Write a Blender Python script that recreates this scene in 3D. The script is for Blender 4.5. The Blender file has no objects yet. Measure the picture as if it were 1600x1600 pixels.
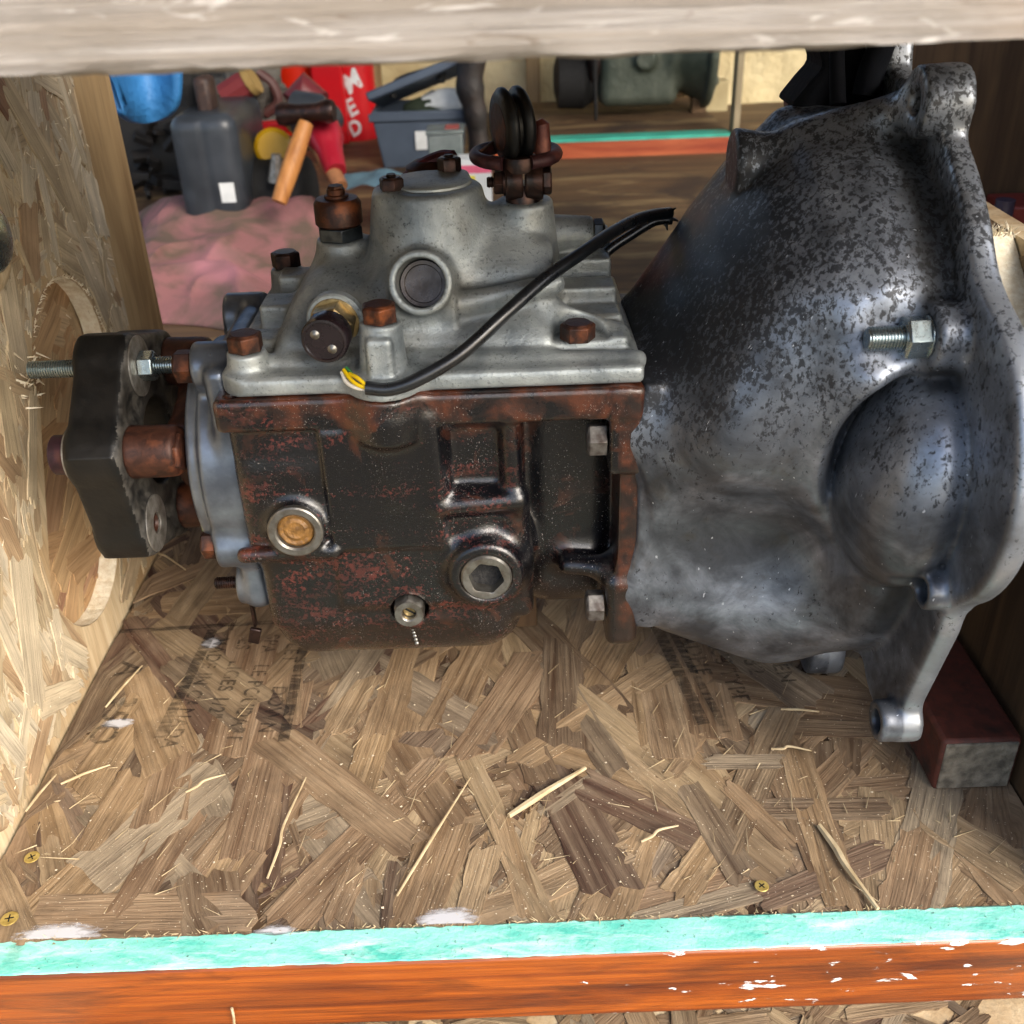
import bpy, bmesh, math, random
import numpy as np
from mathutils import Vector, Matrix, noise as mnoise
from mathutils.geometry import tessellate_polygon
random.seed(7); rng = np.random.default_rng(7)
SC = bpy.context.scene
COL = SC.collection
PI = math.pi

# ------------------------------------------------------------------ camera, world, sun, exposure (lengths below are cm, scaled by 0.01)
PITCH, ROLL = math.radians(30.7), math.radians(2.1)
cam_d = bpy.data.cameras.new('camera'); cam = bpy.data.objects.new('camera', cam_d); COL.objects.link(cam)
cam_d.sensor_width = 36; cam_d.lens = 36; cam_d.clip_start = 0.01; cam_d.clip_end = 2000
cam.location = (0, 0, 0.45)
cam.matrix_world = Matrix.Translation((0, 0, 0.45)) @ (Matrix.Rotation(PI/2 - PITCH, 4, 'X') @ Matrix.Rotation(-ROLL, 4, 'Z'))
cam_d.dof.use_dof = True; cam_d.dof.focus_distance = 0.56; cam_d.dof.aperture_fstop = 14
SC.camera = cam
W = bpy.data.worlds.new('World'); SC.world = W; W.use_nodes = True
nt = W.node_tree; bg = nt.nodes['Background']; sky = nt.nodes.new('ShaderNodeTexSky'); sky.sky_type = 'NISHITA'; sky.sun_disc = False
SUN = Vector((0.55, -0.66, 0.60)).normalized()
sky.sun_elevation = math.asin(SUN.z); sky.sun_rotation = math.atan2(SUN.x, SUN.y)
sky.air_density = 1.0; sky.dust_density = 3.0; sky.ozone_density = 1.0
nt.links.new(sky.outputs[0], bg.inputs[0]); bg.inputs[1].default_value = 0.14
sd = bpy.data.lights.new('sun', 'SUN'); so = bpy.data.objects.new('sun', sd); COL.objects.link(so)
sd.energy = 1.5; sd.angle = math.radians(32); sd.color = (1, .955, .89)
so.rotation_euler = (-SUN).to_track_quat('-Z', 'Y').to_euler()
SC.view_settings.view_transform = 'Standard'; SC.view_settings.look = 'None'
SC.view_settings.exposure = 1.27; SC.view_settings.gamma = 1
SC.cycles.use_denoising = True
SC.cycles.max_bounces = 8

def at(px, py, X=None, Y=None, Z=None):
    """the point of the place seen at that spot of the photograph, at a known depth Y, height Z or side X (cm)"""
    u, v = px-800, py-800
    a = (u*math.cos(ROLL)-v*math.sin(ROLL))/1600; b = (v*math.cos(ROLL)+u*math.sin(ROLL))/1600
    d = (a, math.cos(PITCH)-b*math.sin(PITCH), -(math.sin(PITCH)+b*math.cos(PITCH)))
    t = X/d[0] if X is not None else Y/d[1] if Y is not None else (Z-45)/d[2]
    return np.array([d[0]*t, d[1]*t, 45+d[2]*t])

# ------------------------------------------------------------------ node materials
def lin(h):
    h = h.lstrip('#'); o = []
    for i in (0, 2, 4):
        v = int(h[i:i+2], 16)/255; o.append(v/12.92 if v <= .04045 else ((v+.055)/1.055)**2.4)
    return (*o, 1)
class Mat:
    def __init__(s, name):
        s.m = bpy.data.materials.new(name); s.m.use_nodes = True; s.t = s.m.node_tree; s.b = s.t.nodes['Principled BSDF']
        s.tc = s.t.nodes.new('ShaderNodeTexCoord'); s.geo = None
    def n(s, ty, **k):
        x = s.t.nodes.new(ty)
        for a, v in k.items(): setattr(x, a, v)
        return x
    def put(s, sock, v):
        if isinstance(v, bpy.types.NodeSocket): s.t.links.new(v, sock)
        else:
            if isinstance(v, str): v = lin(v)
            sock.default_value = v
    def co(s, scale=(1, 1, 1), src='Object', loc=(0, 0, 0), rot=(0, 0, 0)):
        mp = s.n('ShaderNodeMapping'); s.t.links.new(s.tc.outputs[src], mp.inputs[0])
        mp.inputs['Scale'].default_value = scale; mp.inputs['Location'].default_value = loc; mp.inputs['Rotation'].default_value = rot
        return mp.outputs[0]
    def noise(s, scale, vec=None, detail=4, rough=.55, dist=0, out=0):
        x = s.n('ShaderNodeTexNoise'); x.inputs['Scale'].default_value = scale; x.inputs['Detail'].default_value = detail
        x.inputs['Roughness'].default_value = rough; x.inputs['Distortion'].default_value = dist
        s.t.links.new(vec if vec is not None else s.co(), x.inputs['Vector']); return x.outputs[out]
    def voro(s, scale, vec=None, feature='F1', out='Distance', rnd=1):
        x = s.n('ShaderNodeTexVoronoi', feature=feature); x.inputs['Scale'].default_value = scale; x.inputs['Randomness'].default_value = rnd
        s.t.links.new(vec if vec is not None else s.co(), x.inputs['Vector']); return x.outputs[out]
    def ramp(s, f, stops, interp='LINEAR'):
        x = s.n('ShaderNodeValToRGB'); r = x.color_ramp; r.interpolation = interp
        for i, (p, c) in enumerate(stops):
            e = r.elements[i] if i < 2 else r.elements.new(p)
            e.position = p
            e.color = lin(c) if isinstance(c, str) else (c, c, c, 1) if not hasattr(c, '__len__') else c
        s.t.links.new(f, x.inputs[0]); return x.outputs[0]
    def mix(s, f, a, b, mode='MIX'):
        x = s.n('ShaderNodeMix', data_type='RGBA', blend_type=mode)
        s.put(x.inputs[0], f); s.put(x.inputs[6], a); s.put(x.inputs[7], b); return x.outputs[2]
    def math(s, op, a, b=0.0, c=0.0, clamp=False):
        x = s.n('ShaderNodeMath', operation=op, use_clamp=clamp); s.put(x.inputs[0], a); s.put(x.inputs[1], b); s.put(x.inputs[2], c); return x.outputs[0]
    def sep(s, vec):
        x = s.n('ShaderNodeSeparateXYZ'); s.t.links.new(vec, x.inputs[0]); return x.outputs
    def attr(s, name, out='Fac'):
        x = s.n('ShaderNodeAttribute', attribute_name=name); return x.outputs[out]
    def bump(s, h, strength=.5, dist=.001, nrm=None):
        x = s.n('ShaderNodeBump'); x.inputs['Strength'].default_value = strength; x.inputs['Distance'].default_value = dist
        s.put(x.inputs['Height'], h)
        if nrm is not None: s.t.links.new(nrm, x.inputs['Normal'])
        return x.outputs[0]
    def point(s):
        if s.geo is None: s.geo = s.n('ShaderNodeNewGeometry')
        return s.geo.outputs['Pointiness']
    def out(s, color=None, rough=.5, metal=0, normal=None, **k):
        if color is not None: s.put(s.b.inputs['Base Color'], color)
        s.put(s.b.inputs['Roughness'], rough); s.put(s.b.inputs['Metallic'], metal)
        if normal is not None: s.put(s.b.inputs['Normal'], normal)
        for a, v in k.items(): s.put(s.b.inputs[a.replace('_', ' ')], v)
        return s.m

def plain(name, col, rough=.5, metal=0, col2=None, scale=60, bump=.3, bs=300, bd=.0006, **k):
    m = Mat(name); f = m.noise(scale, detail=5)
    c = m.mix(m.ramp(f, [(.35, 0.), (.65, 1.)]), col, col2 or col)
    r = m.math('MULTIPLY_ADD', m.noise(scale*2), .3, rough-.15)
    return m.out(c, r, metal, m.bump(m.noise(bs), bump, bd), **k)

def wood_mat(name, c1, c2, c3, axis='X', rough=.7, fine=1.0, bump=.5, scale=1.0, spec=.3, coat=0):
    m = Mat(name); s = {'X': (.06, 1, 1), 'Y': (1, .06, 1), 'Z': (1, 1, .06)}[axis]
    v = m.co(tuple(a*scale for a in s))
    g = m.noise(90, v, 6, .6, .4); g2 = m.noise(420*fine, v, 4, .6, .2); L = m.noise(9, m.co(tuple(scale*(a*1.5+.1) for a in s)), 4, .6, .8)
    c = m.mix(m.ramp(g, [(.3, 0.), (.7, 1.)]), c1, c2)
    c = m.mix(m.ramp(L, [(.42, 0.), (.62, 1.)]), c, c3)
    c = m.mix(m.math('MULTIPLY', m.ramp(g2, [(.5, 0.), (.75, 1.)]), .5), c, m.mix(.55, c, '#1a120c'))
    h = m.math('MULTIPLY_ADD', g2, .6, m.math('MULTIPLY', g, .6))
    return m.out(c, m.math('MULTIPLY_ADD', g, .2, rough-.1), 0, m.bump(h, bump, .0012), Specular_IOR_Level=spec, Coat_Weight=coat, Coat_Roughness=.2)

def strand_mat(name, stops, rough=.62, dirt=.5, bump=1.0):
    """one OSB strand per 'rnd' value; UV runs along the grain"""
    m = Mat(name); rnd = m.attr('rnd'); base = m.ramp(rnd, stops)
    fib = m.noise(1, m.co((2.0, 70, 1), 'UV'), 6, .65, .25); fib2 = m.noise(1, m.co((.9, 16, 1), 'UV'), 5, .6, .7)
    blot = m.noise(26, detail=6, rough=.6)
    c = m.mix(m.ramp(fib2, [(.32, 0.), (.68, 1.)]), m.mix(.38, base, '#3d2c1f'), m.mix(.28, base, '#d2bd9c'))
    c = m.mix(m.math('MULTIPLY', m.ramp(fib, [(.50, 0.), (.72, 1.)]), .75), c, m.mix(.7, c, '#1f140d'))
    c = m.mix(m.math('MULTIPLY', m.ramp(blot, [(.50, 0.), (.68, 1.)]), dirt), c, m.mix(.75, c, '#2d211b'))
    wide = m.noise(7, detail=6, rough=.6, dist=.8)
    c = m.mix(m.math('MULTIPLY', m.ramp(wide, [(.46, 0.), (.62, 1.)]), dirt), c, m.mix(.85, c, '#34221a'))
    c = m.mix(m.math('MULTIPLY', m.ramp(wide, [(.32, 1.), (.44, 0.)]), dirt*.6), c, m.mix(.4, c, '#b9ad9a'))
    sp = m.ramp(m.noise(900, detail=2), [(.70, 0.), (.74, 1.)])
    c = m.mix(m.math('MULTIPLY', sp, .5), c, '#20160f')
    h = m.math('ADD', fib, m.math('MULTIPLY', fib2, 1.2))
    return m.out(c, m.math('MULTIPLY_ADD', blot, .25, rough-.12), 0, m.bump(h, bump, .0009), Specular_IOR_Level=.35)

# cast metals -------------------------------------------------------
def mat_bell():
    m = Mat('worn_bell_casting')
    big = m.noise(20, detail=4, rough=.6, dist=.6); mid = m.noise(75, detail=5, rough=.6, dist=.8)
    spk = m.noise(380, m.co((1, 1, .7), rot=(0, .6, 0)), 6, .68, .45)
    p = m.sep(m.tc.outputs['Object'])
    zz = m.math('ADD', p[2], m.math('MULTIPLY_ADD', big, .08, -.04)); xx = m.math('ADD', p[0], m.math('MULTIPLY_ADD', mid, .05, -.025))
    up = m.ramp(m.math('MULTIPLY_ADD', zz, 5, .5), [(.40, 0.), (.72, 1.)])          # flaking black paint is left on the upper half only
    lft = m.ramp(m.math('MULTIPLY_ADD', xx, 7, .5), [(.15, 1.), (.62, 0.)])         # and is still whole towards the lid
    top = m.ramp(m.math('MULTIPLY_ADD', zz, 5, .5), [(.86, 0.), (1.1 if False else 1.0, 1.)])
    dens = m.math('ADD', m.math('MULTIPLY', up, .085), m.math('ADD', m.math('MULTIPLY', m.math('MULTIPLY', lft, up), .17), m.math('MULTIPLY', top, .05)))
    d = m.math('ADD', m.math('ADD', spk, m.math('MULTIPLY_ADD', big, .22, -.11)), m.math('ADD', dens, m.math('MULTIPLY_ADD', mid, .22, -.11)))
    mask = m.math('MULTIPLY', m.math('SUBTRACT', m.math('MULTIPLY_ADD', m.noise(900, detail=3), .10, d), .674), 14, clamp=True)
    soft = m.ramp(m.noise(34, detail=7, rough=.68, dist=.5), [(.34, 0.), (.66, 1.)])
    alu = m.mix(soft, '#656a72', '#a9b1bd')
    dull = m.ramp(m.noise(1, m.co((15, 13, 16), loc=(2, 1, 0)), 5, .6, .7), [(.32, 0.), (.56, 1.)])
    alu = m.mix(m.math('MULTIPLY', m.math('MULTIPLY', dull, .76), m.math('MULTIPLY_ADD', up, -.75, 1.0)), alu, '#26272b')
    rim = m.ramp(m.math('MULTIPLY_ADD', p[0], 20, -.3), [(.93, 0.), (.96, 1.)])
    alu = m.mix(m.math('MULTIPLY', rim, .55), alu, '#9fa5ac')
    alu = m.mix(m.math('MULTIPLY', m.math('MULTIPLY', lft, up), .78), alu, '#1d1f25')
    alu = m.mix(m.math('MULTIPLY', m.ramp(m.noise(60, detail=6), [(.56, 0.), (.7, 1.)]), .35), alu, '#4a4236')
    c = m.mix(m.math('MULTIPLY', mask, .9), alu, '#0e0f13')
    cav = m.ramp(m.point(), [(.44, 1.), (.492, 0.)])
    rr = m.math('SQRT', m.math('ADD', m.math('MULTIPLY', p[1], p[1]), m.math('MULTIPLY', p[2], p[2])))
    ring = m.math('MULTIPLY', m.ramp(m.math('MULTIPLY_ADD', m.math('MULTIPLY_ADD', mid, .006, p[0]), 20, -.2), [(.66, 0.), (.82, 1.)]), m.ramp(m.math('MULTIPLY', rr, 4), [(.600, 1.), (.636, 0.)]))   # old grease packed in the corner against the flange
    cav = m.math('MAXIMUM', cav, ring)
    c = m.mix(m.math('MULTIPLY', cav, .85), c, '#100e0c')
    scr = m.ramp(m.noise(1, m.co((300, 800, 160), rot=(.5, .3, .7)), 2, .5), [(.735, 0.), (.75, 1.)])
    c = m.mix(m.math('MULTIPLY', scr, .8), c, '#c9ced6')
    rough = m.math('ADD', m.math('MULTIPLY', mask, .08), m.math('ADD', m.math('MULTIPLY_ADD', soft, -.10, .42), m.math('MULTIPLY', cav, .2)))
    h = m.math('SUBTRACT', m.math('MULTIPLY', m.noise(420, detail=3), .25), m.math('MULTIPLY', mask, .35))
    h2 = m.noise(40, detail=3)
    return m.out(c, rough, m.math('MULTIPLY_ADD', m.math('MAXIMUM', mask, cav), -.5, .62), m.bump(h, .35, .0003, m.bump(h2, .22, .002)))

def mat_cover():
    m = Mat('grey_cover_casting')
    n1 = m.noise(30, detail=6, rough=.6, dist=.5); n2 = m.noise(520, detail=4, rough=.7); n3 = m.noise(90, detail=5)
    c = m.mix(m.ramp(n1, [(.35, 0.), (.65, 1.)]), '#727a7e', '#adb3b2')
    c = m.mix(m.math('MULTIPLY', m.ramp(m.noise(14, detail=4, dist=.6), [(.5, 0.), (.66, 1.)]), .5), c, '#736a57')
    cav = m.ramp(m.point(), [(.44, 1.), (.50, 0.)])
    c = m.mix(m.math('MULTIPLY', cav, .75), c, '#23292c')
    edge = m.ramp(m.point(), [(.51, 0.), (.57, 1.)])
    c = m.mix(m.math('MULTIPLY', edge, .5), c, '#b7bebd')
    c = m.mix(m.math('MULTIPLY', m.ramp(n2, [(.55, 0.), (.66, 1.)]), m.ramp(n3, [(.4, .15), (.6, .7)])), c, '#22272a')
    return m.out(c, m.math('MULTIPLY_ADD', n3, .25, .36), .55, m.bump(n2, .55, .0006, m.bump(n3, .35, .0015)))

def mat_case():
    m = Mat('black_painted_case')
    p = m.sep(m.tc.outputs['Object'])
    grain = m.noise(1100, detail=3, rough=.7)
    big = m.noise(1, m.co((14, 26, 40)), 6, .62, .9); streak = m.noise(1, m.co((26, 80, 150)), 6, .68, .6)
    fine = m.noise(420, detail=5, rough=.75)
    low = m.ramp(m.math('MULTIPLY_ADD', p[2], -6, .5), [(.35, 0.), (.62, 1.)])
    redm = m.math('SUBTRACT', m.math('ADD', m.math('ADD', m.math('MULTIPLY', streak, .42), m.math('MULTIPLY', big, .55)), m.math('MULTIPLY_ADD', fine, .85, m.math('MULTIPLY', low, .05))), .985)
    redm = m.math('MULTIPLY', m.math('MULTIPLY', redm, 12, clamp=True), m.ramp(m.math('MULTIPLY_ADD', p[0], 8, .5), [(.78, 1.), (.86, .12)]))
    red = m.mix(m.ramp(m.noise(50, detail=4), [(.35, 0.), (.65, 1.)]), '#341110', '#632a22')
    c = m.mix(m.math('MULTIPLY', redm, .8), '#05060a', red)
    rust = m.ramp(m.math('ADD', m.noise(34, detail=6, rough=.65, dist=.8), m.math('MULTIPLY', m.ramp(m.math('MULTIPLY_ADD', p[2], 12, -.55), [(0, 0.), (1, 1.)]), .42)), [(.58, 0.), (.74, 1.)])
    jt = m.math('MULTIPLY', m.ramp(m.math('MULTIPLY_ADD', p[0], 10, -.5), [(.46, 0.), (.50, 1.)]), m.ramp(m.noise(60, detail=6, rough=.65, dist=.5), [(.34, .1), (.56, 1.)]))   # the joint flange is rusted
    rust = m.math('MAXIMUM', rust, jt)
    c = m.mix(m.math('MULTIPLY', rust, .85), c, m.mix(m.ramp(m.noise(80, detail=5), [(.4, 0.), (.6, 1.)]), '#21100a', '#54270f'))
    edge = m.ramp(m.point(), [(.53, 0.), (.60, 1.)])
    c = m.mix(m.math('MULTIPLY', edge, .7), c, '#80776c')
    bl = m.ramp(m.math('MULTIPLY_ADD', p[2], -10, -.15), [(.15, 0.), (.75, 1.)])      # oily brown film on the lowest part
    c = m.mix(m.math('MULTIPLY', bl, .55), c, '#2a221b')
    dust = m.math('MULTIPLY', m.ramp(m.noise(1, m.co((1500, 1300, 1100)), 2, .5), [(.68, 0.), (.70, 1.)]), m.ramp(m.noise(40, detail=3), [(.42, 0.), (.6, 1.)]))
    c = m.mix(m.math('MULTIPLY', dust, .75), c, '#a49d98')
    rg = m.math('MULTIPLY_ADD', redm, .16, m.math('MULTIPLY_ADD', rust, .16, .25))
    return m.out(c, rg, 0, m.bump(grain, .55, .0004, m.bump(m.noise(80), .25, .002)), Coat_Weight=.45, Coat_Roughness=.12, Coat_Normal=m.bump(m.noise(700, detail=3), .5, .0004))

def mat_rust(name, a='#2b1610', b='#5c3220', c3='#8a4a26', rough=.5, metal=.35):
    m = Mat(name); n = m.noise(150, detail=6, rough=.65, dist=.5); n2 = m.noise(60, detail=4)
    c = m.mix(m.ramp(n, [(.35, 0.), (.65, 1.)]), a, b); c = m.mix(m.ramp(n2, [(.55, 0.), (.68, 1.)]), c, c3)
    return m.out(c, m.math('MULTIPLY_ADD', n, .3, rough-.15), metal, m.bump(n, .6, .0006))

M = {}
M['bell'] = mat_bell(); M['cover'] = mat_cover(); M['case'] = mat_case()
M['rust'] = mat_rust('rusty_steel', '#24130e', '#482a1d', '#6d3d24'); M['rust_orange'] = mat_rust('orange_rusty_steel', '#2c1710', '#55301f', '#8a4a22', .45)
M['oily'] = mat_rust('oily_dark_steel', '#17100e', '#33211b', '#4a2f25', .36, .5)
M['spider'] = mat_rust('rusty_spider', '#2a1712', '#4b2b1e', '#6d3d25', .5, .3)
M['zinc'] = plain('zinc_plated_steel', '#aeb9bb', .28, .95, '#8f9da2', 120, .2, 500, .0003)
M['steel'] = plain('worn_steel', '#8e8d88', .38, .85, '#6a655d', 160, .4, 500, .0004)
M['darksteel'] = plain('dark_steel', '#4d5358', .34, .85, '#2f3337', 120, .3, 500, .0004)
M['plate'] = plain('smooth_aluminium', '#7f8894', .34, .75, '#59606b', 45, .25, 400, .0004)
M['washer'] = plain('dull_washer', '#a19e98', .45, .7, '#77726a', 140, .4, 400, .0004)
M['rubber'] = plain('black_rubber', '#0c0d0e', .42, 0, '#161514', 70, .5, 160, .0008, Specular_IOR_Level=.35)
M['worn_rubber'] = plain('scuffed_rubber_face', '#151515', .55, 0, '#4a4742', 110, .8, 160, .0012)
M['plastic'] = plain('dark_brown_plastic', '#171014', .28, 0, '#20161a', 60, .15, 400, .0003, Specular_IOR_Level=.7)
M['cable'] = plain('black_cable_sheath', '#0d0f12', .3, 0, '#171a1e', 60, .2, 200, .0005, Specular_IOR_Level=.7)
M['brass'] = plain('dull_brass', '#b9a274', .35, .85, '#7d6c4c', 160, .3, 500, .0004)
M['amber'] = plain('amber_sealant', '#86602f', .45, 0, '#5b3f1c', 260, .8, 300, .0012)
M['yellow'] = plain('yellow_wire', '#d8b40c', .4); M['white'] = plain('white_wire', '#cfcabd', .45); M['green'] = plain('green_wire', '#2f6b3a', .4)
M['dark'] = plain('dark_void', '#050505', .8)
M['cupplug'] = plain('pressed_steel_plug', '#4a4542', .3, .85, '#37322f', 80, .2)
BR = [(0, '#4e3c2d'), (.14, '#75593f'), (.30, '#a1845f'), (.46, '#80634a'), (.60, '#b39a75'), (.72, '#574130'), (.83, '#a3947c'), (.91, '#4f2c22'), (1, '#341a16')]
M['strand'] = strand_mat('floor_strand_wood', BR)
M['osb_base'] = wood_mat('floor_board_core', '#4a3828', '#6b543b', '#38291d', 'Y', .75)
PALE = [(0, '#cdb995'), (.3, '#ddcdae'), (.55, '#e8dcc2'), (.75, '#d2bd9a'), (.95, '#bb9c78'), (1, '#9a6c56')]
M['pale_strand'] = strand_mat('wall_strand_wood', PALE, .7, .28, .5)
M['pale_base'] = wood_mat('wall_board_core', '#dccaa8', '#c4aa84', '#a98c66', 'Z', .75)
M['sheet_strand'] = strand_mat('backing_sheet_strand_wood', [(0, '#b98e62'), (.35, '#d8b383'), (.6, '#c99c6c'), (.85, '#e2c496'), (1, '#8f4c3a')], .7, .1, .35)
M['cut_edge'] = plain('fresh_cut_edge', '#f2ead4', .85, 0, '#dccdae', 200, .9, 500, .001)
def mat_beam():
    m = Mat('weathered_grey_timber'); g = m.noise(1, m.co((5, 420, 420)), 6, .7, .4); L = m.noise(1, m.co((5, 110, 110)), 5, .6, .7); k = m.noise(1, m.co((40, 160, 160), loc=(4, 2, 0)), 4, .6, .8)
    c = m.mix(m.ramp(g, [(.38, 0.), (.62, 1.)]), '#7d766f', '#b3ada6'); c = m.mix(m.ramp(L, [(.42, 0.), (.64, 1.)]), c, '#93897d')
    c = m.mix(m.math('MULTIPLY', m.ramp(k, [(.60, 0.), (.70, 1.)]), .8), c, '#d4cec7'); c = m.mix(m.math('MULTIPLY', m.ramp(k, [(.28, 1.), (.36, 0.)]), .7), c, '#6b5a49')
    p = m.sep(m.tc.outputs['Object']); c = m.mix(m.math('MULTIPLY', m.ramp(m.math('MULTIPLY_ADD', p[0], 8, -.9), [(.0, 0.), (.3, 1.)]), .45), c, '#a98f74')
    return m.out(c, .8, 0, m.bump(m.math('ADD', g, L), .7, .002))
M['beam'] = mat_beam()
M['post'] = wood_mat('raw_brown_timber', '#8c7350', '#6f5638', '#a58c66', 'Z', .75, .6, .5)
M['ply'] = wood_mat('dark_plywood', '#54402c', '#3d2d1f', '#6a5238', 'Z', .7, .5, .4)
def mat_plyfloor():
    m = Mat('brown_workshop_boards'); g = m.noise(1, m.co((3, 60, 60)), 5, .6, .8); L = m.noise(1, m.co((2.2, 9, 9)), 6, .65, 1.2); k = m.noise(5, detail=5, rough=.6, dist=.6)
    c = m.mix(m.ramp(g, [(.36, 0.), (.64, 1.)]), '#3d2b1b', '#5f472d'); c = m.mix(m.math('MULTIPLY', m.ramp(L, [(.50, 0.), (.62, 1.)]), .75), c, '#8e7852'); c = m.mix(m.ramp(k, [(.52, 0.), (.66, 1.)]), c, '#33241a')
    return m.out(c, .65, 0, m.bump(g, .3, .003))
M['plyfloor'] = mat_plyfloor()
M['redboard'] = wood_mat('red_brown_stained_board', '#94442a', '#7a3320', '#a85a38', 'X', .5)
def mat_trim():
    m = Mat('orange_stained_board'); v = m.co((.05, 1, 1))
    g = m.noise(1, m.co((6, 420, 420)), 6, .65, .4); L = m.noise(1, m.co((4, 60, 60)), 5, .6, .8); f = m.noise(1, m.co((14, 1400, 1400)), 3)
    c = m.mix(m.ramp(g, [(.3, 0.), (.7, 1.)]), '#7d360f', '#ad5a17'); c = m.mix(m.ramp(L, [(.42, 0.), (.65, 1.)]), c, '#52220e')
    c = m.mix(m.math('MULTIPLY', m.ramp(f, [(.55, 0.), (.7, 1.)]), .5), c, '#3d190b')
    p = m.sep(m.tc.outputs['Object'])
    side = m.ramp(m.math('MULTIPLY_ADD', p[0], 3, .45), [(.15, 0.), (.8, 1.)])
    fl = m.math('ADD', m.noise(1, m.co((55, 90, 140)), 4, .55, .4), m.math('MULTIPLY_ADD', side, .11, -.11))
    c = m.mix(m.math('MULTIPLY', m.ramp(m.noise(1, m.co((10, 60, 60)), 6, .65, .8), [(.5, 0.), (.62, 1.)]), .5), c, '#3a1c10')
    fm = m.ramp(fl, [(.635, 0.), (.65, 1.)])
    c = m.mix(m.math('MULTIPLY', m.ramp(fl, [(.60, 0.), (.68, 1.)]), .35), c, '#8d8074')
    c = m.mix(fm, c, '#d9d6d4')
    return m.out(c, m.math('MULTIPLY_ADD', fm, .3, m.math('MULTIPLY_ADD', g, .15, .26)), 0, m.bump(m.math('ADD', g, m.math('MULTIPLY', fm, 1.5)), .5, .0009), Coat_Weight=.25, Coat_Roughness=.2)
M['trim'] = mat_trim()
def mat_greenpaint():
    m = Mat('worn_green_paint'); n = m.noise(1, m.co((20, 60, 60)), 5, .6, .6); f = m.noise(260, detail=5, rough=.7)
    c = m.mix(m.ramp(n, [(.30, 0.), (.58, 1.)]), '#35b3a0', '#8fd8c8'); c = m.mix(m.ramp(m.noise(1, m.co((70, 300, 300)), 5, .7, .6), [(.50, 0.), (.70, 1.)]), c, '#a9dfd1')
    c = m.mix(m.ramp(m.noise(1, m.co((16, 90, 60), loc=(3, 0, 0)), 6, .68, .6), [(.55, 0.), (.72, 1.)]), c, '#d3e6df')
    c = m.mix(m.math('MULTIPLY', m.ramp(f, [(.62, 0.), (.68, 1.)]), .8), c, '#2c4a44')
    return m.out(c, .6, 0, m.bump(f, .7, .001))
M['greenpaint'] = mat_greenpaint()
M['bluecloth'] = plain('blue_tarpaulin', '#1d5788', .6, 0, '#2c6ea3', 8, .6, 90, .004)
M['blackplastic'] = plain('scuffed_black_plastic', '#23272c', .4, 0, '#33383e', 12, .3, 80, .001)
M['gbox_green'] = plain('grey_green_casting', '#3a4239', .5, .3, '#555b50', 14, .6, 60, .004)
M['red'] = plain('red_plastic', '#c9121c', .35, 0, '#b00e18', 5, .1); M['orange'] = plain('orange_plastic', '#df2c06', .35, 0, '#cf2406', 5, .1)
M['greyblue'] = plain('grey_blue_plastic', '#3d4754', .5, 0, '#4a5564', 9, .2); M['paper'] = plain('white_label', '#d5d8d6', .6, 0, '#c2c5c4', 30, .1)
M['clear'] = plain('milky_clear_plastic', '#8f9895', .2, 0, '#6f7a78', 22, .2, Alpha=.7)
M['handle'] = wood_mat('tan_tool_handle', '#a9713c', '#8f5a2c', '#b98047', 'Z', .5, .5, .2)
M['foam'] = plain('cream_foam_wall', '#d9caa0', .8, 0, '#c6b588', 3, 1, 14, .02)
M['ceil'] = wood_mat('upper_shelf_board', '#8d7452', '#a08560', '#6b543b', 'X', .8)
M['ground'] = plain('trodden_ground', '#6f6757', .9, 0, '#575041', 2, .6, 30, .02)

def mat_rag():
    m = Mat('dirty_pink_cloth'); n = m.noise(9, detail=5, rough=.6, dist=.7); f = m.noise(160, detail=4)
    c = m.mix(m.ramp(n, [(.40, 0.), (.56, 1.)]), '#875a59', '#5d4c40'); c = m.mix(m.ramp(m.noise(4, detail=3), [(.54, 0.), (.70, 1.)]), c, '#aa6f76')
    return m.out(c, .9, 0, m.bump(f, .5, .002))
M['rag'] = mat_rag()
def mat_ink():
    m = Mat('faded_stamp_ink'); n = m.noise(1, m.co((70, 300, 1), 'Object', rot=(0, 0, .35)), 5, .65, .4); b = m.noise(30, detail=4)
    a = m.math('MULTIPLY', m.ramp(n, [(.36, 0.), (.54, 1.)]), m.ramp(b, [(.30, .4), (.55, 1.)]))
    return m.out('#151312', .7, 0, None, Alpha=m.math('MULTIPLY', a, .64))
M['ink'] = mat_ink()
def mat_chalk():
    m = Mat('brushed_white_paint_patch'); n = m.noise(1, m.co((130, 420, 1), rot=(0, 0, -.9)), 5, .7, .5)
    uv = m.sep(m.tc.outputs['UV']); r = m.ramp(uv[0], [(.0, 1.), (1., 0.)])
    a = m.math('MULTIPLY', m.math('SUBTRACT', m.math('ADD', n, r), .72), 2.8, clamp=True)
    return m.out('#cfcfd2', .6, 0, None, Alpha=m.math('MULTIPLY', a, .85))
M['chalk'] = mat_chalk()

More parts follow.
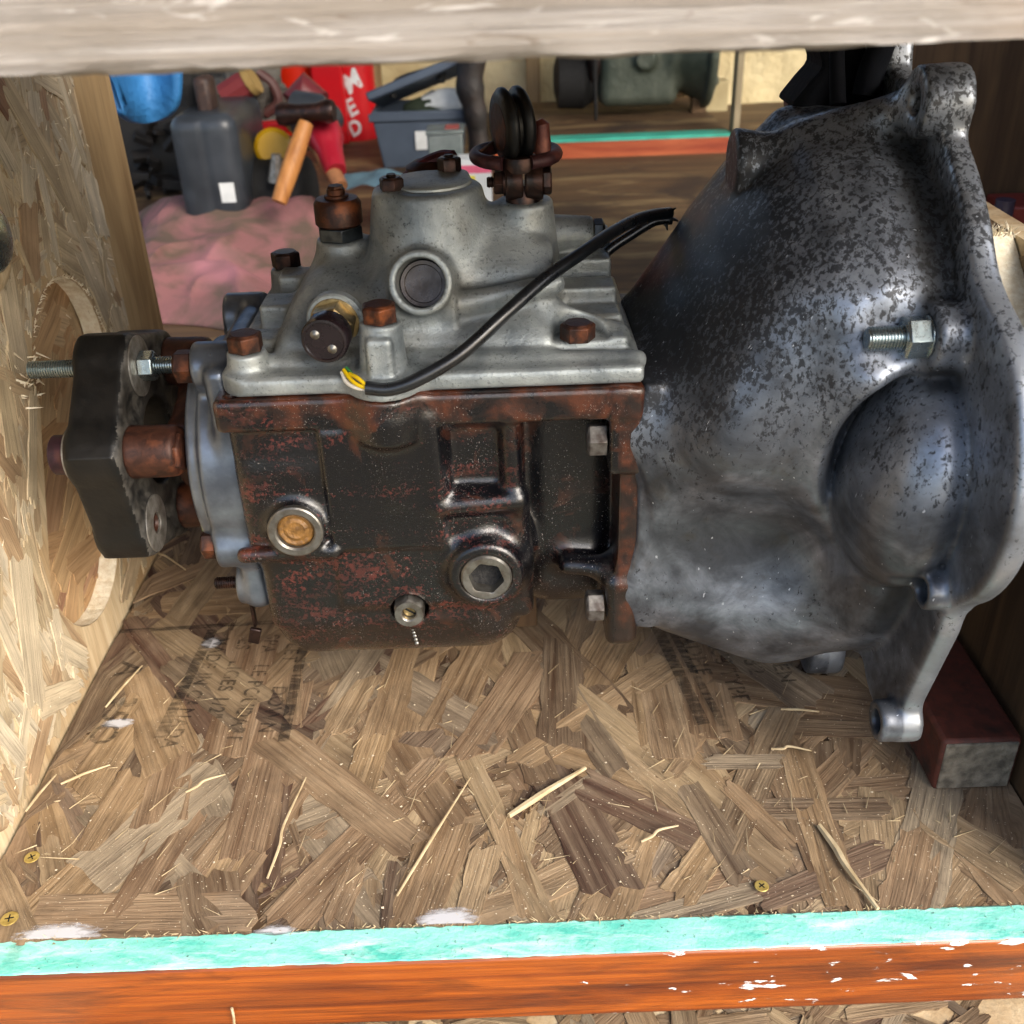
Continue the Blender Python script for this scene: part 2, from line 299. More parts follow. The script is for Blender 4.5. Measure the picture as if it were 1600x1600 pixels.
# ------------------------------------------------------------------ objects
WL = {}
def tag(o, label=None, cat=None, group=None, kind=None):
    for k, v in (('label', label), ('category', cat), ('group', group), ('kind', kind)):
        if v: o[k] = v
    return o
def thing(name, loc, label=None, cat=None, group=None, kind=None):
    o = bpy.data.objects.new(name, None); COL.objects.link(o); o.empty_display_size = .02
    o.location = [c*.01 for c in loc]; WL[o] = np.array(loc, float); return tag(o, label, cat, group, kind)
def mk(name, V, F, mat, parent=None, smooth=True, bevel=0, uv=None, rnd=None, ori=None, auto=35):
    V = np.asarray(V, float); c = (V.min(0)+V.max(0))/2 if ori is None else np.array(ori, float)
    me = bpy.data.meshes.new(name)
    if isinstance(F, np.ndarray):
        k = F.shape[1]; me.vertices.add(len(V)); me.vertices.foreach_set('co', ((V-c)*.01).astype(np.float32).ravel())
        me.loops.add(F.size); me.loops.foreach_set('vertex_index', F.ravel().astype(np.int32))
        me.polygons.add(len(F)); me.polygons.foreach_set('loop_start', np.arange(0, F.size, k, dtype=np.int32))
        me.update(calc_edges=True)
    else: me.from_pydata([tuple(v) for v in (V-c)*.01], [], F); me.update()
    for mm in (mat if isinstance(mat, (list, tuple)) else [mat]): me.materials.append(mm if not isinstance(mm, str) else M[mm])
    if smooth:
        me.polygons.foreach_set('use_smooth', [True]*len(me.polygons))
        if auto and not isinstance(F, np.ndarray): me.set_sharp_from_angle(angle=math.radians(auto))
    if uv is not None:
        l = me.uv_layers.new(name='UVMap'); idx = np.empty(len(me.loops), np.int32); me.loops.foreach_get('vertex_index', idx)
        l.data.foreach_set('uv', np.asarray(uv, np.float32)[idx].ravel())
    if rnd is not None:
        a = me.attributes.new('rnd', 'FLOAT', 'POINT'); a.data.foreach_set('value', np.broadcast_to(np.asarray(rnd, np.float32), (len(V),)).copy())
    o = bpy.data.objects.new(name, me); COL.objects.link(o)
    if parent is not None: o.parent = parent; o.location = (c-WL[parent])*.01
    else: o.location = c*.01
    WL[o] = c
    if bevel:
        b = o.modifiers.new('bevel', 'BEVEL'); b.width = bevel*.01; b.segments = 2; b.limit_method = 'ANGLE'; b.angle_limit = math.radians(40)
    return o
class MB:
    def __init__(s): s.V = []; s.F = []
    def add(s, V, F):
        n = len(s.V); s.V += [tuple(v) for v in V]; s.F += [tuple(i+n for i in f) for f in F]; return s
    def box(s, a, b, R=None, c0=None):
        V = [(x, y, z) for x in (a[0], b[0]) for y in (a[1], b[1]) for z in (a[2], b[2])]
        if R is not None:
            c0 = Vector(c0 if c0 is not None else [(a[i]+b[i])/2 for i in range(3)]); V = [tuple(c0+R@(Vector(v)-c0)) for v in V]
        return s.add(V, [(0, 1, 3, 2), (4, 6, 7, 5), (0, 4, 5, 1), (2, 3, 7, 6), (0, 2, 6, 4), (1, 5, 7, 3)])
    def lathe(s, o, ax, prof, n=32, phase=0):
        """prof: (distance along ax, radius)"""
        u, v, w = basis(ax); o = np.array(o, float); V = []; F = []
        for (t, r) in prof:
            for k in range(n):
                a = phase+2*PI*k/n; V.append(o+w*t+(u*math.cos(a)+v*math.sin(a))*r)
        for i in range(len(prof)-1):
            for k in range(n): F.append((i*n+k, i*n+(k+1) % n, (i+1)*n+(k+1) % n, (i+1)*n+k))
        F.append(tuple(range(n))[::-1]); F.append(tuple((len(prof)-1)*n+k for k in range(n)))
        return s.add(V, F)
    def tube(s, pts, r, n=12, cap=True):
        pts = [np.array(p, float) for p in pts]; V = []; F = []; m = len(pts)
        rs = r if hasattr(r, '__len__') else [r]*m
        t0 = pts[1]-pts[0]; u, v, w = basis(t0)
        for i, p in enumerate(pts):
            t = pts[min(i+1, m-1)]-pts[max(i-1, 0)]; t = t/np.linalg.norm(t)
            u = u-t*np.dot(u, t); u /= np.linalg.norm(u); v = np.cross(t, u)
            for k in range(n): a = 2*PI*k/n; V.append(p+(u*math.cos(a)+v*math.sin(a))*rs[i])
        for i in range(m-1):
            for k in range(n): F.append((i*n+k, i*n+(k+1) % n, (i+1)*n+(k+1) % n, (i+1)*n+k))
        if cap: F.append(tuple(range(n))[::-1]); F.append(tuple((m-1)*n+k for k in range(n)))
        return s.add(V, F)
    def build(s, name, mat, parent=None, **k): return mk(name, s.V, s.F, mat, parent, **k)
def basis(ax):
    w = np.array(ax, float); w /= np.linalg.norm(w); h = np.array((0, 0, 1.)) if abs(w[2]) < .9 else np.array((1., 0, 0))
    u = np.cross(h, w); u /= np.linalg.norm(u); return u, np.cross(w, u), w
def spline(P, n=10):
    P = [np.array(p, float) for p in P]; Q = [2*P[0]-P[1]]+P+[2*P[-1]-P[-2]]; out = []
    for i in range(1, len(Q)-2):
        a, b, c, d = Q[i-1:i+3]
        for j in range(n):
            t = j/n; out.append(.5*((2*b)+(c-a)*t+(2*a-5*b+4*c-d)*t*t+(3*b-a-3*c+d)*t**3))
    return out+[P[-1]]
def plate(name, outer, holes, fn, mat, parent=None, **k):
    """outline (2D) with holes, thickened; fn(p, side 0/1) -> 3D"""
    polys = [outer]+holes; tris = tessellate_polygon([[Vector((x, y, 0)) for x, y in p] for p in polys]); flat = [p for q in polys for p in q]; n = len(flat)
    V = [fn(p, 0) for p in flat]+[fn(p, 1) for p in flat]
    F = [tuple(t) for t in tris]+[tuple(i+n for i in t[::-1]) for t in tris]; b = 0
    for q in polys:
        m = len(q)
        for i in range(m): F.append((b+i, b+(i+1) % m, b+(i+1) % m+n, b+i+n))
        b += m
    o = mk(name, V, F, mat, parent, **k)
    bm = bmesh.new(); bm.from_mesh(o.data); bmesh.ops.recalc_face_normals(bm, faces=bm.faces); bm.to_mesh(o.data); bm.free()
    return o

# signed distance modelling ------------------------------------------
class G:  # grid
    def __init__(s, lo, hi, h):
        s.h = h; s.lo = np.array(lo, float); s.n = [int((b-a)/h)+2 for a, b in zip(lo, hi)]
        ax = [np.float32(lo[i])+np.arange(s.n[i], dtype=np.float32)*np.float32(h) for i in range(3)]
        s.X = ax[0][:, None, None]; s.Y = ax[1][None, :, None]; s.Z = ax[2][None, None, :]
def sbox(g, a, b, r=.2):
    q = []
    for P, lo, hi in ((g.X, a[0], b[0]), (g.Y, a[1], b[1]), (g.Z, a[2], b[2])): q.append(np.abs(P-(lo+hi)/2)-(hi-lo)/2+r)
    return np.sqrt(np.maximum(q[0], 0)**2+np.maximum(q[1], 0)**2+np.maximum(q[2], 0)**2)+np.minimum(np.maximum(q[0], np.maximum(q[1], q[2])), 0)-r
def scaps(g, a, b, r, r2=None):
    a = np.array(a, float); d = np.array(b, float)-a; L = float(d@d)
    px, py, pz = g.X-a[0], g.Y-a[1], g.Z-a[2]; t = np.clip((px*d[0]+py*d[1]+pz*d[2])/L, 0, 1)
    rr = r if r2 is None else r+(r2-r)*t
    return np.sqrt((px-t*d[0])**2+(py-t*d[1])**2+(pz-t*d[2])**2)-rr
def scyl(g, a, b, r, r2=None, e=.12):
    a = np.array(a, float); d = np.array(b, float)-a; L = float(np.linalg.norm(d)); d = d/L
    px, py, pz = g.X-a[0], g.Y-a[1], g.Z-a[2]; t = px*d[0]+py*d[1]+pz*d[2]
    q = np.sqrt(np.maximum(px*px+py*py+pz*pz-t*t, 0)); rr = r if r2 is None else r+(r2-r)*np.clip(t/L, 0, 1)
    u = q-rr+e; v = np.abs(t-L/2)-L/2+e
    return np.sqrt(np.maximum(u, 0)**2+np.maximum(v, 0)**2)+np.minimum(np.maximum(u, v), 0)-e
def ssph(g, c, r, s=(1, 1, 1)):
    k = min(s); return (np.sqrt(((g.X-c[0])/s[0])**2+((g.Y-c[1])/s[1])**2+((g.Z-c[2])/s[2])**2)-r)*k
def smin(a, b, k=.4):
    h = np.maximum(k-np.abs(a-b), 0)/k; return np.minimum(a, b)-h*h*k*.25
def smax(a, b, k=.2): return -smin(-a, -b, k)
def nets(D, g):
    D = np.ascontiguousarray(D, np.float32); nx, ny, nz = D.shape; S = D < 0
    acc = np.zeros((nx-1, ny-1, nz-1, 3), np.float32); cnt = np.zeros((nx-1, ny-1, nz-1), np.float32)
    cr = {}
    for ax in range(3):
        sl0 = [slice(None)]*3; sl1 = [slice(None)]*3; sl0[ax] = slice(0, -1); sl1[ax] = slice(1, None)
        a, b = D[tuple(sl0)], D[tuple(sl1)]; c = (a < 0) != (b < 0); cr[ax] = c
        t = np.where(c, a/np.where(c, a-b, 1), 0).astype(np.float32); o = [i for i in range(3) if i != ax]
        for i in (0, 1):
            for j in (0, 1):
                s = [None]*3; s[ax] = slice(None); s[o[0]] = slice(i, i+D.shape[o[0]]-1); s[o[1]] = slice(j, j+D.shape[o[1]]-1); s = tuple(s)
                cc = c[s]; cnt += cc; acc[..., ax] += np.where(cc, t[s], 0); acc[..., o[0]] += cc*i; acc[..., o[1]] += cc*j
    act = cnt > 0; idx = -np.ones(act.shape, np.int64); idx[act] = np.arange(act.sum())
    I = np.argwhere(act); V = g.lo+(I+acc[act]/cnt[act][:, None])*g.h; F = []
    for ax in range(3):
        o = [(ax+1) % 3, (ax+2) % 3]; E = np.argwhere(cr[ax])
        ok = np.ones(len(E), bool)
        for q in o: ok &= (E[:, q] > 0) & (E[:, q] < D.shape[q]-1)
        E = E[ok]; inv = S[tuple(E.T)]
        def cell(di, dj):
            e = E.copy(); e[:, o[0]] -= di; e[:, o[1]] -= dj; return idx[tuple(e.T)]
        q = np.stack([cell(1, 1), cell(0, 1), cell(0, 0), cell(1, 0)], 1); q[~inv] = q[~inv][:, ::-1]; F.append(q)
    F = np.concatenate(F); return V, F[(F >= 0).all(1)]
def sdfobj(name, g, D, mat, parent=None, **k):
    V, F = nets(np.broadcast_to(D, g.n), g); return mk(name, V, F, mat, parent, **k)

# hardware ------------------------------------------------------------
def hexprof(mb, o, ax, af, h, ch=.12, phase=0):
    r = af/math.sqrt(3); mb.lathe(o, ax, [(0, r), (h-ch, r), (h, r*.88)], 6, phase); return mb
def bolt(p, ax, mat, parent, af=1.3, h=.6, washer=.95, phase=.3, stud=0, name='bolt', wmat=None, sr=.28):
    mb = MB(); p = np.array(p, float); w = np.array(ax, float)/np.linalg.norm(ax)
    if washer: mb.lathe(p, w, [(0, washer*.96), (.04, washer), (.1, washer), (.13, washer*.92)], 28)
    hexprof(mb, p+w*.1, w, af, h, .1, phase)
    mb.lathe(p+w*(h+.08), w, [(0, af*.44), (.06, af*.42), (.08, af*.2)], 24)
    if stud: thread(mb, p+w*h, w, stud, sr)
    return mb.build(name, mat, parent, bevel=.03)
def thread(mb, o, w, L, r, pitch=.14):
    pr = [(0, r*.9)]; t = 0
    while t < L-.1: pr += [(t+pitch*.15, r), (t+pitch*.4, r), (t+pitch*.65, r*.84), (t+pitch, r*.84)]; t += pitch
    pr += [(L, r*.8)]; mb.lathe(o, w, pr, 24)
exec_parts = []

# ================================================================== LARGE STRUCTURE
# ground under and around the shelving, workshop floor behind, far wall
mb = MB(); mb.box((-3000, -3000, -62), (3000, 3000, -60)); o = mb.build('ground', 'ground', smooth=False); tag(o, kind='structure')
mb = MB(); mb.box((-140, 84, -9), (150, 330, -4)); wf = mb.build('workshop_floor', 'plyfloor', smooth=False); tag(wf, kind='structure')
wall = thing('workshop_wall', (0, 332, 0)); tag(wall, kind='structure')
mb = MB(); nx, nz = 90, 26; V = []; F = []
for i in range(nx+1):
    for j in range(nz+1):
        x = -150+i*4.2; z = -6+j*4.2; q = mnoise.noise(Vector((x*.06, z*.09, 3)))*2.2+mnoise.noise(Vector((x*.22, z*.25, 9)))*.7
        V.append((x, 296-q, z))
for i in range(nx):
    for j in range(nz): a = i*(nz+1)+j; F.append((a, a+nz+1, a+nz+2, a+1))
mk('foam_panel', V, F, 'foam', wall)
for x in (-118, -76, -34, 8, 50, 92, 134): MB().box((x, 289.5, -6), (x+3.6, 294.5, 104)).build('stud', 'post', wall, bevel=.2)

MB().box((-220, 70, 150), (220, 310, 154)).build('shed_roof', 'ply', smooth=False)['kind'] = 'structure'
# ---- osb strands
def strand_poly(cx, cy, ang, L, Wd, rag=.55, ns=8):
    pts = []; ca, sa = math.cos(ang), math.sin(ang); tap = random.uniform(-.22, .22); sk = random.uniform(-.5, .5)
    for i in range(ns+1):
        t = -.5+i/ns; pts.append((t*L+sk*Wd*.5, -Wd/2*(1+tap*2*t)+random.uniform(-1, 1)*Wd*.05))
    e = random.randint(4, 7)
    for i in range(e): f = (i+1)/(e+1); pts.append((L/2+sk*Wd*(.5-f)+random.uniform(-.5, 1)*rag, Wd*(f-.5)*(1+tap)))
    for i in range(ns+1):
        t = .5-i/ns; pts.append((t*L-sk*Wd*.5, Wd/2*(1+tap*2*t)+random.uniform(-1, 1)*Wd*.05))
    for i in range(e): f = 1-(i+1)/(e+1); pts.append((-L/2+sk*Wd*(.5-f)+random.uniform(-1, .5)*rag, Wd*(f-.5)*(1-tap)))
    return [(cx+x*ca-y*sa, cy+x*sa+y*ca) for x, y in pts], pts
def strand_geo(poly, loc, z, th, tilt, to3):
    n = len(poly); V = []; uv = []; ru, rv = random.uniform(0, 90), random.uniform(0, 90)
    for k in (1, 0):
        for (p, l) in zip(poly, loc):
            h = z-(0 if k else th)+tilt[0]*l[0]+tilt[1]*l[1]+(0 if not k else random.uniform(-.012, .012)); V.append(to3(p[0], p[1], h)); uv.append((ru+l[0]*.1, rv+l[1]*.1))
    F = [tuple(range(n))]+[(i, i+n, (i+1) % n+n, (i+1) % n) for i in range(n)]
    return V, F, uv
def strands(parent, mat, to3, area, ok, nbig, nsmall, angs, z0, hero=(), stuffname='small_strand', Lr=(5, 12), Wr=(1., 2.9), clampr=None):
    (x0, x1), (y0, y1) = area; B = MB(); uvB = []; rB = []
    def one(cx, cy, a, L, Wd, z, th, rnd, single):
        poly, loc = strand_poly(cx, cy, a, L, Wd)
        if clampr: poly = [(min(max(x, clampr[0]), clampr[1]), min(max(y, clampr[2]), clampr[3])) for x, y in poly]
        if not all(ok(*p) for p in poly): return False
        V, F, uv = strand_geo(poly, loc, z, th, (random.uniform(-.004, .004), random.uniform(-.014, .014)), to3)
        if single: mk('strand', V, F, mat, parent, smooth=False, uv=uv, rnd=rnd)
        else: B.add(V, F); uvB.extend(uv); rB.extend([rnd]*len(V))
        return True
    for i in range(nsmall):
        for t in range(6):
            if one(random.uniform(x0, x1), random.uniform(y0, y1), angs(), random.uniform(1.5, 6), random.uniform(.35, 1.5), z0+random.uniform(-.05, .075), .07, random.random()**1.2, False): break
    if B.V: o = B.build(stuffname, mat, parent, smooth=False, uv=uvB, rnd=rB); o['kind'] = 'stuff'
    m = nbig-len(hero); cells = []
    k = max(1, int(math.sqrt(m*(x1-x0)/(y1-y0)))); r = max(1, m//k)
    for i in range(k):
        for j in range(r): cells.append((x0+(i+random.random())*(x1-x0)/k, y0+(j+random.random())*(y1-y0)/r))
    random.shuffle(cells); N = len(cells)
    for q, (cx, cy) in enumerate(cells):
        for t in range(14):
            f = .75**(t//3)
            if one(cx+random.uniform(-.4, .4)*t, cy+random.uniform(-.4, .4)*t, angs(), random.uniform(*Lr)*f, random.uniform(*Wr)*f, z0+.17*q/N, .12, random.random(), True): break
    for q, (a, b, wd, rnd) in enumerate(hero):
        one((a[0]+b[0])/2, (a[1]+b[1])/2, math.atan2(b[1]-a[1], b[0]-a[0]), math.hypot(b[0]-a[0], b[1]-a[1]), wd, z0+.125+.03*q/len(hero), .08, rnd, True)

# shelf floor
M['screwbrass'] = plain('yellow_passivated_steel', '#c2aa62', .35, .35, '#98803f', 160, .3)
floor = thing('shelf_floor', (0, 55, 0)); tag(floor, kind='structure')
MB().box((-29.2, 34.3, -1.6), (28.4, 84, -.16)).build('board_core', 'osb_base', floor, smooth=False)
def hp(x1, y1, x2, y2, w, r): a, b = at(x1, y1, Z=0), at(x2, y2, Z=0); return (a, b, w, r)
HERO = [hp(890, 1100, 1215, 1360, 2.6, .55), hp(1170, 1265, 1380, 1262, 1.7, .72), hp(1190, 1410, 1385, 1330, 1.6, .90), hp(1000, 1440, 1190, 1390, 1.3, .8),
        hp(960, 1390, 860, 1200, 3.0, .96), hp(850, 1270, 960, 1190, .8, .85), hp(830, 1430, 780, 1270, 1.3, .34), hp(640, 1450, 700, 1290, 2.8, .2), hp(445, 1440, 680, 1190, 2.3, .42),
        hp(610, 1450, 625, 1350, 1.3, .99), hp(200, 1420, 345, 1180, 2.6, .44), hp(60, 1440, 260, 1240, 2.8, .30), hp(330, 1350, 500, 1120, 2.6, .50), hp(560, 1030, 770, 1150, 3.0, .86),
        hp(760, 1000, 690, 1140, 3.0, .20), hp(300, 1450, 400, 1260, 1.6, .3), hp(415, 1380, 430, 1230, 1.8, .93), hp(1040, 1210, 1090, 1150, 1.4, .2), hp(1110, 1190, 1220, 1190, 1.2, .85),
        hp(1290, 1400, 1260, 1290, .5, .25), hp(1320, 1420, 1240, 1170, 1.9, .22), hp(1410, 1430, 1440, 1300, 2.4, .42), hp(1440, 1270, 1590, 1360, 2.6, .55), hp(940, 1040, 1000, 1000, 1.8, .75),
        hp(1060, 1400, 1120, 1310, 1.8, .3), hp(270, 1190, 220, 1050, 3.4, .33), hp(350, 1175, 400, 990, 3.3, .44), hp(440, 1160, 455, 990, 2.0, .5), hp(515, 1140, 560, 1060, 3.0, .54),
        hp(130, 1240, 230, 1090, 2.6, .3), hp(1060, 1180, 1020, 1010, 3.0, .5), hp(1120, 1150, 1090, 1010, 3.2, .42), hp(140, 1330, 215, 1210, 2.2, .24), hp(800, 1110, 850, 1220, 2.2, .1),
        hp(560, 1240, 590, 1150, 2.0, .3), hp(730, 1440, 760, 1330, 1.5, .56), hp(520, 1440, 560, 1350, 1.4, .15), hp(1230, 1320, 1140, 1230, 1.3, .4)]
def fang():
    return random.choice([random.gauss(58, 16), random.gauss(60, 20), random.gauss(120, 18), random.uniform(0, 180)])*PI/180
strands(floor, M['strand'], lambda x, y, z: (x, y, z), ((-28.9, 28.2), (34.5, 80)), lambda x, y: True, 290, 1500, fang, -.12, HERO, Lr=(6, 16), Wr=(1.3, 3.9), clampr=(-29.2, 28.45, 34.15, 84))
for (px, py, s) in ((50, 1340, .42), (15, 1436, .46), (1190, 1385, .38)):
    p = at(px, py, Z=.2); sc_ = MB(); sc_.lathe(p+np.array((0, 0, -.2)), (0, 0, 1), [(0, .15), (.18, s*.75), (.235, s), (.27, s*.9), (.275, s*.3)], 24)
    so_ = sc_.build('screw', 'screwbrass', floor)
    r = MB(); an = random.random(); 
    for q in (0, PI/2): r.box((p[0]-s*.5, p[1]-.035, p[2]+.05), (p[0]+s*.5, p[1]+.035, p[2]+.085), Matrix.Rotation(an+q, 3, 'Z'))
    r.build('recess', 'dark', so_, smooth=False)

# stamped print on the board (flat ink lying on the strands)
def printtext(s, x, y, size, rot=-90, sx=1., bold=.014):
    c = bpy.data.curves.new('t', 'FONT'); c.body = s; c.size = size*.01; c.space_character = 1.08; c.offset = bold*size*.01
    t = bpy.data.objects.new('t', c); COL.objects.link(t); bpy.context.view_layer.update()
    me = bpy.data.meshes.new_from_object(t.evaluated_get(bpy.context.evaluated_depsgraph_get())); bpy.data.objects.remove(t)
    V = np.array([v.co[:] for v in me.vertices])*100; F = [tuple(p.vertices) for p in me.polygons]; a = math.radians(rot)
    V[:, 0] *= sx
    return [(x+v[0]*math.cos(a)-v[1]*math.sin(a), y+v[0]*math.sin(a)+v[1]*math.cos(a), 0) for v in V], F
ZI = .22
def ink(strs, bars):
    B = MB()
    for s in strs: V, F = printtext(*s); B.add([(a, b, ZI) for a, b, _ in V], F)
    for (p, q, w) in bars:
        d = np.array((q[0]-p[0], q[1]-p[1])); d /= np.linalg.norm(d); n = np.array((-d[1], d[0]))*w/2
        B.add([(p[0]+n[0], p[1]+n[1], ZI+.004), (p[0]-n[0], p[1]-n[1], ZI+.004), (q[0]-n[0], q[1]-n[1], ZI+.004), (q[0]+n[0], q[1]+n[1], ZI+.004)], [(0, 1, 2, 3)])
    return B.build('stamped_print', 'ink', floor, smooth=False)
ink([('MADE IN CANADA', -21.6, 59.3, 1.45, -95, .86), ("ES   LIGES 1/2\"", -19.9, 59.0, 1.45, -93, .86), ('SPA   LE POUDARE', -18.0, 59.4, 1.45, -93, .86), ('PLET      DOWN', -16.8+.5, 59.0, 1.5, -92, .86), ('A', -27.6, 56.9, 2.4, -96), ('35O', -27.0, 53.2, 2.4, -96)],
    [((-29.0, 60.4), (-16.2, 60.9), .45), ((-22.1, 60.2), (-22.9, 49.0), .75), ((-15.2, 60), (-14.9, 48.2), .7)])
ink([('ADHE', 11.5, 57.4, 1.6, -84), ('ERIUS TYPE', 13.1, 58.0, 1.6, -84, .9), ('PU   32', 15.0, 58.2, 1.6, -84), ('EN', 17.2, 54.0, 1.5, -84)],
    [((10.0, 58.8), (11.6, 48.4), .8), ((10.9, 58.8), (12.9, 47.6), .55)])
# brushed white paint patches by the front edge
for (px, py, rx, ry) in ((90, 1463, 3.0, 1.1), (430, 1462, 1.6, .9), (700, 1440, 2.2, 1.2), (330, 1005, 1.0, .9), (185, 1130, 1.4, .7)):
    p = at(px, py, Z=.15); V = [(p[0], p[1], .15)]; uv = [(0, 0)]
    for k in range(28): a = 2*PI*k/28; V.append((p[0]+rx*math.cos(a), max(34.36, p[1]+ry*math.sin(a)), .15)); uv.append((1, 0))
    mk('paint_patch', V, [(0, i+1, (i+1) % 28+1) for i in range(28)], 'chalk', floor, smooth=False, uv=uv)

# front trim board with painted top edge
trim = thing('front_trim_board', (0, 33.3, -4.9), 'orange brown stained board with a worn green top edge across the front of the shelf', 'trim board')
MB().box((-45, 32.4, -4.9), (45, 34.25, -.05)).build('board', 'trim', trim, bevel=.18)
V = []; F = []; N = 260
for i in range(N+1):
    x = -44.8+89.6*i/N; V += [(x, 32.52+.05*mnoise.noise(Vector((x*1.3, 0, 0))), -.06), (x, 32.56+.05*mnoise.noise(Vector((x*1.3, 0, 0))), .02), (x, 34.32+.12*mnoise.noise(Vector((x*1.9, 5, 0)))+random.uniform(0, .05), .06+random.uniform(-.02, .02)), (x, 34.5, -.08)]
for i in range(N):
    for k in range(3): a = i*4+k; F.append((a, a+4, a+5, a+1))
mk('painted_edge', V, F, 'greenpaint', trim)

# lower shelf glimpsed under the trim
low = thing('lower_shelf', (0, 30, -8)); tag(low, kind='structure')
MB().box((-45, 18, -9.4), (45, 36, -8.06)).build('board_core', 'pale_base', low, smooth=False)
strands(low, M['strand'], lambda x, y, z: (x, y, z), ((-24, 24), (28, 35)), lambda x, y: -40 < x < 40 and 24 < y < 36, 60, 160, lambda: random.uniform(0, PI), -8.0, (), Lr=(3, 8), Wr=(.7, 2))

# beam across the top of the opening and the shelf above it
bz = 41.58
beam = thing('front_beam', (0, 28, bz), 'weathered grey timber beam across the top of the shelf opening', 'beam')
V = []; F = []; n = 160; prof = [(32.0, bz+.05), (28.35, bz), (28.08, bz+.12), (28, bz+.4), (28, bz+4), (28, bz+8.6), (28.3, bz+8.9), (32, bz+8.9)]
for i in range(n+1):
    x = -34+i*68/n
    for j, (y, z) in enumerate(prof):
        w_ = .07*mnoise.noise(Vector((x*.5, j*.7, 0)))+.035*mnoise.noise(Vector((x*2.4, j, 4)))
        V.append((x, y+w_, z+w_*1.4))
k = len(prof)
for i in range(n):
    for j in range(k): F.append((i*k+j, i*k+(j+1) % k, (i+1)*k+(j+1) % k, (i+1)*k+j))
F += [tuple(range(k))[::-1], tuple(n*k+j for j in range(k))]
mk('timber', V, F, 'beam', beam)
up = thing('upper_shelf', (0, 55, 46)); tag(up, kind='structure')
MB().box((-31.5, 32.1, 48.5), (33.5, 62, 50.2)).build('board', 'ceil', up, smooth=False)

# left wall panel with hand slot, second sheet behind it
def stadium(cy, z0, z1, r, lean=0, n=14):
    out = []
    for k in range(n+1): a = -PI+PI*k/n; out.append((cy+lean*.0+r*math.cos(a), z0+r+r*math.sin(a)))
    for k in range(n+1): a = PI*k/n; out.append((cy+lean+r*math.cos(a), z1-r+r*math.sin(a)))
    return out
slotL = stadium(60.0, 2.5, 24.9, 6.1, 5.4)
LX = -29.3
left = thing('left_wall_panel', (LX-.8, 55, 0), 'pale strand board wall panel on the left with a rounded slot cut through it', 'wall panel')
plate('board_core', [(30.5, -2), (77, -2), (77, 56), (30.5, 56)], [slotL], lambda p, k: (LX-.1-k*1.35, p[0], p[1]), 'pale_base', left, smooth=False)
edg = MB()
for i in range(len(slotL)):
    a, b = np.array(slotL[i]), np.array(slotL[(i+1) % len(slotL)])
    c_ = np.array((62.7, 13.7)); 
    ia, ib = a+(c_-a)*.004, b+(c_-b)*.004
    edg.add([(LX-.13, *ia), (LX-.13, *ib), (LX-1.43, *ib), (LX-1.43, *ia)], [(0, 1, 2, 3)])
edg.build('cut_edge', 'cut_edge', left, smooth=False)
def inslot(y, z, m=0.): 
    t = min(max(((y-60)*5.4+(z-8.6)*10.2)/(5.4**2+10.2**2), 0), 1); return math.hypot(y-60-5.4*t, z-8.6-10.2*t) < 6.15+m
strands(left, M['pale_strand'], lambda y, z, h: (LX+h, y, z), ((32, 76.5), (0.3, 42)), lambda y, z: 30.5 < y < 76.9 and .15 < z < 55 and not inslot(y, z), 290, 1100,
        lambda: random.choice([random.gauss(84, 16), random.gauss(100, 25), random.uniform(0, 180)])*PI/180, -.03, (), Lr=(4, 10), Wr=(.8, 2.4))
fr = MB()
def sliver(mb, p, d, L, w=.05):
    d = np.array(d, float); d /= np.linalg.norm(d); u, v, _ = basis(d); p = np.array(p, float); bend = np.array([random.uniform(-.15, .15) for _ in range(3)])*L
    q = [p, p+d*L*.5+bend*.5, p+d*L+bend]; V = []
    for i, c in enumerate(q[:2]):
        for k in range(3): a = 2*PI*k/3; V.append(c+(u*math.cos(a)+v*math.sin(a))*w*(1-.3*i))
    V.append(q[2]); mb.add(V, [(0, 1, 4, 3), (1, 2, 5, 4), (2, 0, 3, 5), (3, 4, 6), (4, 5, 6), (5, 3, 6)])
for i in range(150):
    k = (.45+.5*random.random())*len(slotL); a = np.array(slotL[int(k) % len(slotL)]); b = np.array(slotL[(int(k)+1) % len(slotL)]); q = a+(b-a)*random.random()
    n_ = (np.array((62., 14.))-q); n_ /= np.linalg.norm(n_)
    sliver(fr, (LX-.02, *q), (random.uniform(.1, .9), n_[0]*random.uniform(-.6, .5)+random.uniform(-.4, .4), n_[1]*random.uniform(-.6, .5)+random.uniform(-.3, .6)), random.uniform(.12, .45), .03)
for i in range(150):   # torn fibres on the panel face
    q = (LX+.06, random.uniform(66, 76.5), random.uniform(20, 38)) if random.random() < .6 else (LX+.06, random.uniform(40, 54), random.uniform(2, 34))
    sliver(fr, q, (random.uniform(.1, .6), random.uniform(-.5, .5), random.uniform(-1, 1)), random.uniform(.15, .5), .035)
for i in range(26):    # burst of splinters where the stud poked in
    p = at(40, 590, X=LX); sliver(fr, (LX+.05, p[1]+random.gauss(0, 1), p[2]+random.gauss(0, .7)), (random.uniform(.3, 1), random.uniform(-1, 1), random.uniform(-.6, 1)), random.uniform(.3, 1.1), .08)
o = fr.build('torn_fibres', 'cut_edge', left, smooth=False); o['kind'] = 'stuff'
back = thing('backing_sheet', (LX-2, 60, 0), 'clean strand board sheet seen through the rounded slot of the left wall', 'wall panel')
MB().box((LX-3, 46, -2), (LX-1.56, 76.9, 40)).build('board_core', 'pale_base', back, smooth=False)
strands(back, M['sheet_strand'], lambda y, z, h: (LX-1.5+h, y, z), ((54, 70), (1, 27)), lambda y, z: 52 < y < 71 and 0 < z < 28, 60, 120, lambda: random.gauss(20, 30)*PI/180, 0, (), Lr=(5, 10), Wr=(1.5, 3))
